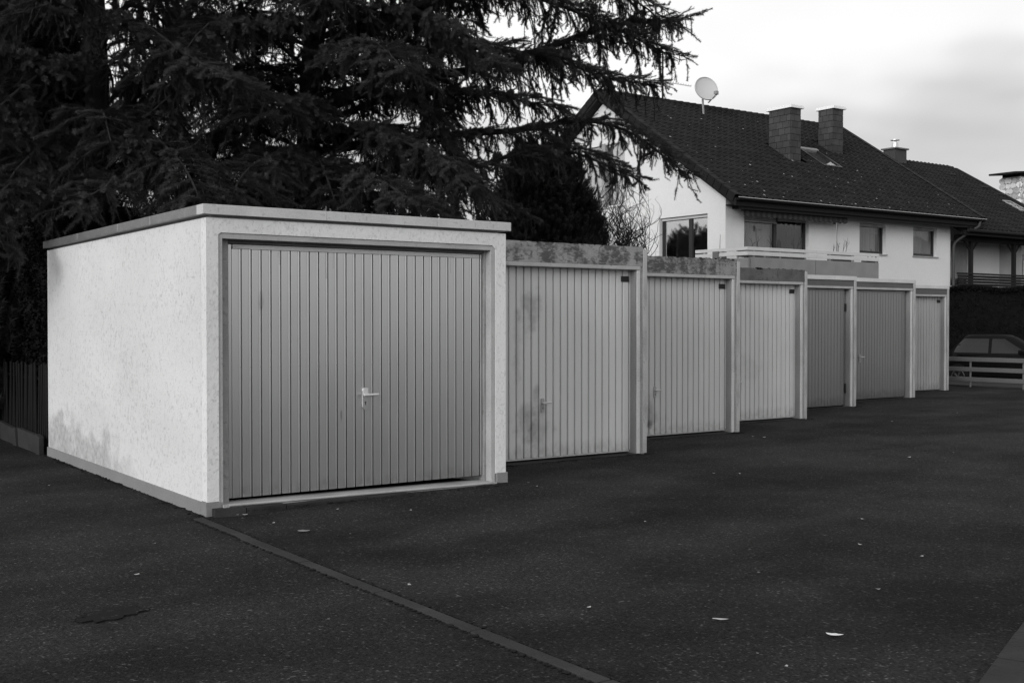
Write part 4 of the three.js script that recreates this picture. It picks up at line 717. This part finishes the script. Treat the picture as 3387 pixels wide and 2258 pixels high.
{
  const h = thing('hedge', 'tall dark clipped hedge behind the parked car', 'hedge', [0, 0, 0]); const r = rng(31), sp = [];
  const A = V(26.6, 0, -13.6), B = V(29.6, 0, -5.0), d = B.clone().sub(A), L = d.length(); d.normalize(); const nrm = V(-d.z, 0, d.x).multiplyScalar(-1), w = 0.55;
  const at = (s, o, y) => [A.x + d.x * s + nrm.x * o, y, A.z + d.z * s + nrm.z * o];
  const core = new THREE.BoxGeometry(L, 2.7, 2 * w - 0.62, 1, 1, 1); core.rotateY(Math.atan2(-d.z, d.x)).translate((A.x + B.x) / 2, 1.08, (A.z + B.z) / 2); mesh('blocker_core', core, M.leaf, h);  // added solid core, stops sky showing through the leaves
  for (let k = 0; k < 60000; k++) { const s = r() * L, top = r() < 0.22, y = top ? 2.47 + 0.1 * r() + 0.05 * Math.sin(s * 3) : -0.25 + 2.78 * r(), o = top ? (r() - 0.5) * 2 * w : (r() < 0.8 ? 1 : -1) * (w - 0.30 + 0.34 * Math.sqrt(r()) + 0.03 * Math.sin(s * 4 + y * 3)); sp.push([...at(s, o, y), 0.03 + 0.018 * r()]); }
  leafMass('foliage', h, leafGeo, M.leaf, sp, 32);
}
{
  const h = thing('added_hedge', 'unseen hedge added behind the last garages to darken reflections in the car', 'hedge', [0, 0, 0]), r = rng(131), sp = [];  // unseen, added so the side of the car reflects something dark
  mesh('blocker_core', box(14.6, 21.6, 0, 2.0, -13.4, -12.6), M.leaf, h);  // solid box that makes the added hedge opaque
  for (let k = 0; k < 9000; k++) sp.push([14.4 + 7.4 * r(), 0.1 + 2.1 * r(), -13 + (r() < 0.5 ? -1 : 1) * (0.3 + 0.3 * r()), 0.06 + 0.04 * r()]);
  for (let k = 0; k < 2500; k++) sp.push([14.4 + 7.4 * r(), 2.0 + 0.22 * r(), -13.5 + r(), 0.06 + 0.04 * r()]);
  leafMass('foliage', h, leafGeo, M.leaf, sp, 132);
}
// picket fence with base boards, and ivy hedge above it, on the left behind the garage
{
  const f = thing('picket_fence', 'dark leaning picket fence behind the white garage side', 'fence', [0, 0, 0]); const r = rng(41);
  for (let z = -5.15; z > -12; z -= 0.105) { const x = 0.02 - (z < -7.6 ? (z + 7.6) * -0.35 : 0), m = mesh('picket', rbox(-0.009, 0.009, 0.16, 1.0 + 0.05 * r(), -0.03, 0.03, 0.004), M.fenceWood, f, [x, 0, z]); m.rotation.set(0.10 * (r() - 0.4), 0, 0.04 * (r() - 0.5)); }
  mesh('fence_rail', [rod([0.05, 0.35, -5.1], [0.05, 0.35, -7.6], 0.022, 0.022, 4), rod([0.05, 0.85, -5.1], [0.05, 0.85, -7.6], 0.022, 0.022, 4)], M.fenceWood, f);
  const k = thing('kerb', 'tilted edging slabs at the foot of the picket fence', 'kerb', [0, 0, 0]);
  for (const [z, L, rx, dy, dx] of [[-5.13, 0.17, 0.35, 0.0, -0.05], [-5.33, 0.95, 0.04, 0.0, -0.03], [-6.32, 0.16, -0.3, 0.02, -0.05], [-6.5, 0.85, 0.10, -0.02, -0.02], [-7.45, 0.9, -0.04, 0.02, 0.0], [-8.4, 0.9, 0.03, 0, 0.1]]) { const m = mesh('edging_slab', rbox(-0.03, 0.03, -0.1, 0.21, -L, 0, 0.008), M.concreteDark2 ?? (M.concreteDark2 = mat({ map: conc(0.036, 0.3, 58), bumpMap: fineBump, bumpScale: 0.003 })), k, [dx, dy, z]); m.rotation.x = rx * 0.5; m.rotation.z = 0.05; }
}
{
  const h = thing('ivy_hedge', 'dark leafy hedge above the picket fence at the left edge', 'hedge', [0, 0, 0]); const r = rng(51), sp = [];
  mesh('blocker_core', [box(0.4, 1.3, 0, 2.3, -13, -5.4), box(0.3, 1.4, 2.0, 3.0, -13, -6.2)], M.leaf, h);  // solid boxes added behind the leaves to block the sky
  for (let k = 0; k < 26000; k++) { const z = -5.1 - 7.5 * r(), y = 0.25 + 2.75 * Math.pow(r(), 0.8), bulge = 0.22 * fbm(z / 16 + 1, y / 16, 40, 40, 3, 52); sp.push([0.28 - bulge + 0.2 * r() + (y < 0.9 ? 0.12 : 0), y, z, 0.03 + 0.025 * r()]); }
  leafMass('foliage', h, leafGeo, M.leaf, sp, 53);
}

// ---------------------------------------------------------------- trees
const blocked = (x, y, z) => (y < 2.52 && ((x > -0.15 && x < 3.0 && z > -5.15) || (x > 2.8 && x < 5.8 && z > -6.35) || (x > 5.6 && x < 8.6 && z > -7.5) || (x > 8.1 && z > -8.4))) || y < 0.3;
const brushGeo = [brush(44, 0.33, 0.08, 0.35, 1), brush(40, 0.37, 0.082, 0.5, 2)];
function cedar(label, base, trunkPts, limbs, whorls, seed) {
  const t = thing('cedar_tree', label, 'tree', [0, 0, 0]), r = rng(seed), wood = [], seg = [[], []];
  const tube = (pts, r0, r1, sides = 7) => { for (let i = 0; i < pts.length - 1; i++) { const a = i / (pts.length - 1), b = (i + 1) / (pts.length - 1); wood.push(rod(pts[i].toArray(), pts[i + 1].toArray(), lerp(r0, r1, a), lerp(r0, r1, b), sides)); } };
  const trunkC = new THREE.CatmullRomCurve3(trunkPts.map(p => V(...p)));
  const tp = trunkC.getPoints(14); { const g = []; for (let i = 0; i < 14; i++) g.push(rod(tp[i].toArray(), tp[i + 1].toArray(), lerp(0.24, 0.09, i / 14), lerp(0.24, 0.09, (i + 1) / 14), 12)); mesh('trunk', g, M.bark, t); }
  const put = (p, d, s) => { if (!blocked(p.x, p.y, p.z)) seg[r() < 0.5 ? 0 : 1].push([p.x, p.y, p.z, s, d.clone()]); };
  const shoot = (p, d, len, droop, s = 0.115) => {                   // a run of needle-covered shoots
    p = p.clone(); d = d.clone(); for (let l = 0; l < len; l += s * 0.88) { put(p, d, s * (0.9 + 0.25 * r())); p.addScaledVector(d, s * 0.88); d.y -= droop * s; d.x += 0.5 * (r() - 0.5); d.z += 0.5 * (r() - 0.5); d.normalize(); if (r() < 0.45) put(p, d.clone().add(V(1.6 * (r() - 0.5), 0.5 * r(), 1.6 * (r() - 0.5))).normalize(), s * 0.85); } return p;
  };
  const limb = (pts, rad, dense = 1) => {
    const c = new THREE.CatmullRomCurve3(pts), L = c.getLength(), n = Math.max(6, Math.round(L / 0.35)), ps = c.getSpacedPoints(n); tube(ps, rad, rad * 0.16);
    const m = Math.round(L / 0.095 * dense);
    for (let i = 0; i < m; i++) {
      const u = lerp(0.10, 1, (i + r()) / m), p = c.getPointAt(Math.min(1, u)), tan = c.getTangentAt(Math.min(1, u)), side = V(-tan.z, 0, tan.x).normalize().multiplyScalar(i % 2 ? 1 : -1);
      const d = side.multiplyScalar(0.75 + 0.5 * r()).addScaledVector(tan, 0.5 + 0.5 * r()).add(V(0, 0.12 + 0.25 * (r() - 0.5), 0)).normalize();
      const len = (0.35 + 0.75 * r()) * (u > 0.85 ? 0.55 : 1) * Math.min(1, 0.5 + u);
      // branchlet with drooping end, from which twigs hang
      let q = p.clone(), e = d.clone(); const s = 0.115; let k = 0;
      for (let l = 0; l < len; l += s * 0.88, k++) {
        put(q, e, s * (0.95 + 0.25 * r()));
        if (r() < 0.7) shoot(q, V(0.3 * (r() - 0.5) + 0.3 * e.x, -0.9, 0.3 * (r() - 0.5) + 0.3 * e.z).normalize(), (0.10 + 0.40 * r() * r() + (r() < 0.10 ? 0.3 : 0)) * Math.min(1, 0.45 + u) * (u > 0.6 ? 0.8 : 1), 0.3);
        if (r() < 0.55) shoot(q, e.clone().add(V(r() - 0.5, 0.25, r() - 0.5)).normalize(), 0.12 + 0.2 * r(), 1.0);
        q.addScaledVector(e, s * 0.88); e.y -= 0.10 * (0.6 + r()); e.x += 0.35 * (r() - 0.5); e.z += 0.35 * (r() - 0.5); e.normalize();
      }
    }
    shoot(ps[n - 1].clone().lerp(ps[n], 0.5), c.getTangentAt(1), 0.3, 0.5);
  };
  for (const [pts, rad] of limbs) limb(pts.map(p => V(...p)), rad);
  for (let k = 0; k < whorls.n; k++) {                               // further limbs all round the trunk
    const u = (k + 0.5) / whorls.n, p = trunkC.getPointAt(lerp(whorls.from, 1, u)), a = k * 2.3999 + whorls.turn, d = V(Math.cos(a), 0, Math.sin(a)), right = d.x * 0.816 + d.z * 0.578, L = whorls.len * (1 - 0.45 * u) * (0.75 + 0.5 * r()) * (1 - whorls.rf * Math.max(0, right) - whorls.lf * Math.max(0, -right)), lift = 0.18 + 0.25 * r();
    limb([p, p.clone().addScaledVector(d, L * 0.35).add(V(0, lift, 0)), p.clone().addScaledVector(d, L * 0.7).add(V(0.2 * (r() - 0.5), lift * 0.8, 0.2 * (r() - 0.5))), p.clone().addScaledVector(d, L).add(V(0, -0.25 - 0.4 * r(), 0))], 0.035, 0.9);
  }
  mesh('branch', wood, M.twig, t);
  seg.forEach((s, i) => leafMass('foliage', t, brushGeo[i], M.needle, s, seed + i, 0.6));
  return seg[0].length + seg[1].length;
}
const nB = cedar('large dark cedar whose long limbs droop towards the white gable', [4.1, 0, -7], [[4.08, 0, -7.0], [4.11, 1.5, -7.01], [4.16, 3.73, -7.02], [4.29, 5.93, -6.98], [4.5, 6.9, -6.84], [4.55, 9.6, -6.8]], [
  [[[4.33, 4.7, -6.92], [5.35, 5.23, -6.58], [6.49, 5.42, -6.39], [7.98, 5.96, -6.08], [9.03, 6.4, -5.83], [10.25, 6.6, -5.45]], 0.10],
  [[[4.24, 4.05, -6.97], [5.62, 4.31, -6.25], [7.18, 4.51, -5.88], [8.28, 4.73, -5.59], [8.98, 4.61, -5.34], [9.86, 3.97, -4.95]], 0.07],
  [[[4.3, 4.5, -6.95], [5.5, 4.95, -6.5], [6.9, 5.05, -6.1], [7.9, 4.9, -5.7]], 0.045],
  [[[4.42, 5.67, -6.88], [5.74, 6.25, -5.95], [7.04, 6.5, -5.53], [8.51, 6.19, -5.22], [9.59, 5.8, -4.93]], 0.06],
  [[[4.33, 5.22, -6.93], [5.84, 5.65, -6.11], [7.54, 5.66, -5.65], [8.63, 5.41, -5.36], [9.33, 5.35, -5.11]], 0.06],
  [[[4.24, 3.73, -6.97], [5.19, 3.86, -6.29], [6.37, 3.88, -5.7], [7.08, 4.14, -5.7], [7.93, 4.23, -5.59], [9.09, 3.84, -5.25]], 0.06],
  [[[4.22, 4.18, -6.99], [3.2, 3.83, -5.87], [2.23, 3.34, -4.71], [1.68, 2.81, -3.86]], 0.05],
  [[[4.16, 3.6, -7.02], [3.91, 3.57, -5.73], [4.01, 3.33, -4.42], [3.97, 2.94, -3.47]], 0.05],
  [[[4.22, 4.83, -7.0], [3.02, 4.94, -6.63], [2.07, 4.67, -6.07], [1.1, 3.87, -5.52]], 0.05],
  [[[4.22, 4.37, -7.0], [4.45, 4.15, -5.6], [4.82, 3.72, -4.35], [5.02, 3.21, -3.7]], 0.05],
  [[[4.4, 6.45, -6.91], [5.75, 6.77, -5.96], [7.64, 6.86, -5.23], [8.9, 6.55, -4.95], [9.35, 6.3, -4.9]], 0.06],
  [[[4.37, 5.93, -6.92], [4.72, 5.91, -5.69], [5.2, 5.57, -4.61], [5.5, 4.94, -3.89]], 0.05],
  [[[4.36, 5.74, -6.92], [3.56, 5.72, -6.51], [2.6, 5.46, -6.2], [1.82, 4.85, -6.01]], 0.05],
], { n: 64, from: 0.2, turn: 0.6, len: 4.1, rf: 0.3, lf: 0.42 }, 1001);
const nA = cedar('dense dark cedar at the left, behind the white garage side wall', [1.03, 0, -6.75], [[1.0, 0, -6.7], [1.03, 1.5, -6.74], [1.06, 4.04, -6.78], [1.03, 6.04, -6.84], [1.0, 8.5, -6.9]], [
  [[[1.12, 3.78, -6.73], [1.36, 4.32, -6.57], [1.63, 4.84, -6.39], [2.05, 5.64, -6.35]], 0.09],
  [[[1.04, 5.07, -6.81], [0.42, 4.72, -6.26], [-0.12, 4.27, -5.9], [-0.66, 3.7, -5.54]], 0.05],
  [[[1.06, 4.27, -6.78], [1.3, 3.9, -5.63], [1.41, 3.36, -4.55], [1.4, 2.9, -3.94]], 0.05],
  [[[1.04, 4.04, -6.79], [0.32, 3.76, -6.07], [-0.26, 3.23, -5.49], [-0.55, 2.79, -5.2]], 0.05],
  [[[1.05, 3.47, -6.77], [0.92, 3.34, -5.63], [0.55, 3.06, -4.67], [0.15, 2.82, -4.45]], 0.05],
  [[[1.07, 5.53, -6.8], [1.4, 5.28, -5.94], [1.68, 4.78, -5.13], [2.08, 4.37, -4.34]], 0.05],
], { n: 30, from: 0.24, turn: 1.4, len: 2.8, rf: 0.62, lf: 0.0 }, 2002);
function conifer(name, label, base, H, R, count, m, seed, size, flare = 0.75) {
  const t = thing(name, label, 'tree', base), r = rng(seed), sp = [];
  mesh('trunk', rod([0, 0, 0], [0, H * 0.96, 0], 0.16, 0.02, 8), M.bark, t);
  const prof = y => R * Math.pow(Math.max(0, 1 - y / H), flare);
  const inner = new THREE.LatheGeometry([...Array(10)].map((_, i) => new THREE.Vector2(Math.max(0.01, prof(H * i / 9.6) * 0.72), H * i / 9.6)), 14); mesh('inner_blocker', inner, m, t);  // added solid cone, blocks light through the crown
  for (let k = 0; k < count; k++) {
    const y = H * (0.02 + 0.97 * (1 - Math.pow(r(), 0.6))), a = r() * 6.283, bump = 1 + 0.28 * (fbm(a / 6.283, y / 8, 8, 12, 3, seed) - 0.5) * 2, q = prof(y) * bump * (0.72 + 0.36 * r());
    sp.push([Math.cos(a) * q, y, Math.sin(a) * q, size * (0.7 + 0.6 * r()), V(Math.cos(a) * 0.75, 0.75 + 0.5 * r(), Math.sin(a) * 0.75).normalize()]);
  }
  leafMass('foliage', t, brushGeo[1], m, sp, seed + 1, 0.6); return t;
}
conifer('yew_tree', 'broad dark conical yew right of the cedar before the gable', [11.2, 0, -10.6], 5.4, 2.0, 20000, M.thuja, 61, 0.17, 0.5);
conifer('spruce_tree', 'nearly black spruce filling the left edge behind the hedge', [-0.1, 0, -9.8], 13, 2.5, 26000, M.thuja, 71, 0.24, 0.7);
conifer('spruce_tree', 'dark spruce standing behind the two cedars', [5.4, 0, -11.6], 4.5, 1.3, 8000, M.thuja, 81, 0.22, 0.6);
conifer('garden_tree', 'dark round-topped conifer far behind the cedar trunk', [6.0, 0, -27.5], 5.5, 2.6, 7000, M.thuja, 83, 0.34, 0.4);
conifer('garden_tree', 'dark conifer far behind the cedar, left of the gable', [11.8, 0, -30], 5.9, 2.8, 7000, M.thuja, 85, 0.34, 0.4);
conifer('garden_tree', 'dark conifer in the far garden beside the gable', [15.8, 0, -33.5], 6.0, 2.8, 7000, M.thuja, 87, 0.34, 0.4);
{   // leafless bush before the gable
  const t = thing('bare_bush', 'leafless thorny bush in front of the white gable wall', 'bush', [14.02, 0, -11.3]), r = rng(91), g = [];
  const px0 = 0, go = (p, d, len, rad, dep) => {
    const n = Math.max(2, Math.round(len / 0.16)); let q = p.clone(), e = d.clone();
    for (let k = 0; k < n; k++) { const w = q.clone().addScaledVector(e, len / n); g.push(rod(q.toArray(), w.toArray(), lerp(rad, rad * 0.6, k / n), lerp(rad, rad * 0.6, (k + 1) / n), 4)); q = w; e.add(V((r() - 0.5) * 0.6 + 0.30 * (px0 - q.x), (r() - 0.35) * 0.4, (r() - 0.5) * 0.6 - 0.30 * q.z)).normalize(); if (dep > 0 && k > 0 && r() < 0.85) go(q, e.clone().add(V((r() - 0.5) * 1.9, (r() - 0.35) * 0.9, (r() - 0.5) * 1.9)).normalize(), len * (0.16 + 0.2 * r()), rad * 0.55, dep - 1); else if (r() < 0.5) g.push(rod(q.toArray(), q.clone().addScaledVector(V(r() - 0.5, r() - 0.3, r() - 0.5).normalize(), 0.10).toArray(), rad * 0.5, 0.001, 3)); }
  };
  for (let k = 0; k < 24; k++) { const a = k * 0.83 - 0.5; go(V(0.2 * Math.cos(a), 0.3, 0.2 * Math.sin(a)), V(0.2 * Math.cos(a), 1.4, 0.2 * Math.sin(a)).normalize(), 2.5 + 1.7 * r(), 0.018, 3); }
  mesh('stem', g, M.twig, t);
}

// ---------------------------------------------------------------- litter on the asphalt
{
  const leafShape = (w, l, bend, seed) => { const r = rng(seed), s = new THREE.Shape(), n = 9; for (let k = 0; k < n; k++) { const a = k / n * 6.283, q = 0.55 + 0.6 * r(); const x = Math.cos(a) * l / 2 * q, y = Math.sin(a) * w / 2 * q; k ? s.lineTo(x, y) : s.moveTo(x, y); } const g = new THREE.ExtrudeGeometry(s, { depth: 0.0015, bevelEnabled: false, curveSegments: 2 }).rotateX(-Math.PI / 2), p = g.attributes.position; for (let i = 0; i < p.count; i++) p.setY(i, p.getY(i) + bend * Math.pow(p.getX(i) / l * 2, 2)); g.computeVertexNormals(); return share(g); };
  const r = rng(101), y = (x, z) => raise(x, z) + 0.012;
  const paper = mesh('paper_scrap', leafShape(0.05, 0.085, 0.003, 3), mat({ color: G(0.75), side: THREE.DoubleSide })); paper.position.set(1.238, y(1.238, 5.07), 5.069); paper.rotation.y = -0.9; tag(paper, 'brightest white paper scrap on the asphalt, lower right', 'paper scrap');
  const p2 = mesh('paper_scrap', leafShape(0.03, 0.085, 0.002, 4), M.litter); p2.position.set(0.994, y(0.99, 4.54), 4.541); p2.rotation.y = -0.9; tag(p2, 'pale torn strip of paper left of the brightest scrap', 'paper scrap');
  const p3 = mesh('paper_scrap', leafShape(0.075, 0.10, 0.004, 5), M.litterGrey); p3.position.set(0.328, y(0.33, 1.05), 1.053); p3.rotation.y = -0.9; tag(p3, 'grey flat disc-like scrap lying right of the kerb near the front garage', 'paper scrap');
  const shapes = [leafShape(0.03, 0.055, 0.006, 6), leafShape(0.025, 0.045, 0.004, 7), leafShape(0.035, 0.07, 0.008, 8)];
  const spots = [[0.604, 3.973], [1.978, 3.908], [4.034, 3.078], [3.188, 3.712], [1.962, 1.416], [0.092, 2.975], [0.282, 0.627], [0.678, 0.862], [0.251, 0.154, 1], [0.201, 0.119], [3.002, 0.153, 1], [3.192, 4.19], [7.798, 0.808, 2], [8.623, 0.817, 1], [8.159, -1.659, 1], [8.128, -1.821], [0.701, 5.069], [0.657, 5.278], [5.223, 0.69, 2], [-0.936, -2.503], [-0.604, -2.437], [5.034, 0.516], [9.9, -1.2], [11.6, -2.2], [0.9, 0.45], [0.55, 1.35], [1.4, 0.75], [2.2, 4.6], [-0.7, 0.9], [-1.1, 1.8], [13.9, -2.6], [12.7, -3.2], [2.6, 2.2], [2.95, 0.35]];
  const said = { 4: 'pale leaf alone on the open asphalt right of the front garage door', 5: 'pale leaf close to the kerb, on the yard side, half way down', 8: 'curled bright leaf by the curved kerb stones at the front sill', 10: 'pale leaf beside the right plinth of the front garage', 12: 'pale leaf far out in the yard opposite the second garage', 16: 'small pale leaf near the lower edge, left of the brightest scrap', 17: 'pale leaf nearest the lower edge of the photo',
    19: 'pale leaf in the lane farthest left', 20: 'pale leaf in the lane near the white side wall', 14: 'pale leaf at the foot of the third garage corner post', 11: 'pale leaf nearest the paving stones of the lower right corner', 1: 'pale leaf in the middle of the yard above the white scraps' };
  let first; for (const [i, [x, z, big]] of spots.entries()) {
    let m; if (!first) { first = m = mesh('fallen_leaf', shapes[0], M.litter); tag(m, 'small pale fallen leaf lying on the dark asphalt', 'leaf', 'fallen leaves on the asphalt'); } else { m = first.clone(); m.name = numbered('fallen_leaf'); scene.add(m); m.geometry = shapes[i % 3]; m.material = i % 3 === 1 ? M.litterGrey : M.litter; m.userData = { ...first.userData }; }
    m.position.set(x, y(x, z), z); m.rotation.y = r() * 3; m.scale.setScalar((0.42 + 0.3 * r()) * (big ? 1.2 + big * 0.25 : 1)); if (said[i]) m.userData.label = said[i], m.userData.group = 'fallen leaves on the asphalt';
  }
}
console.log('shoots', nB, nA);
renderer.render(scene, camera);
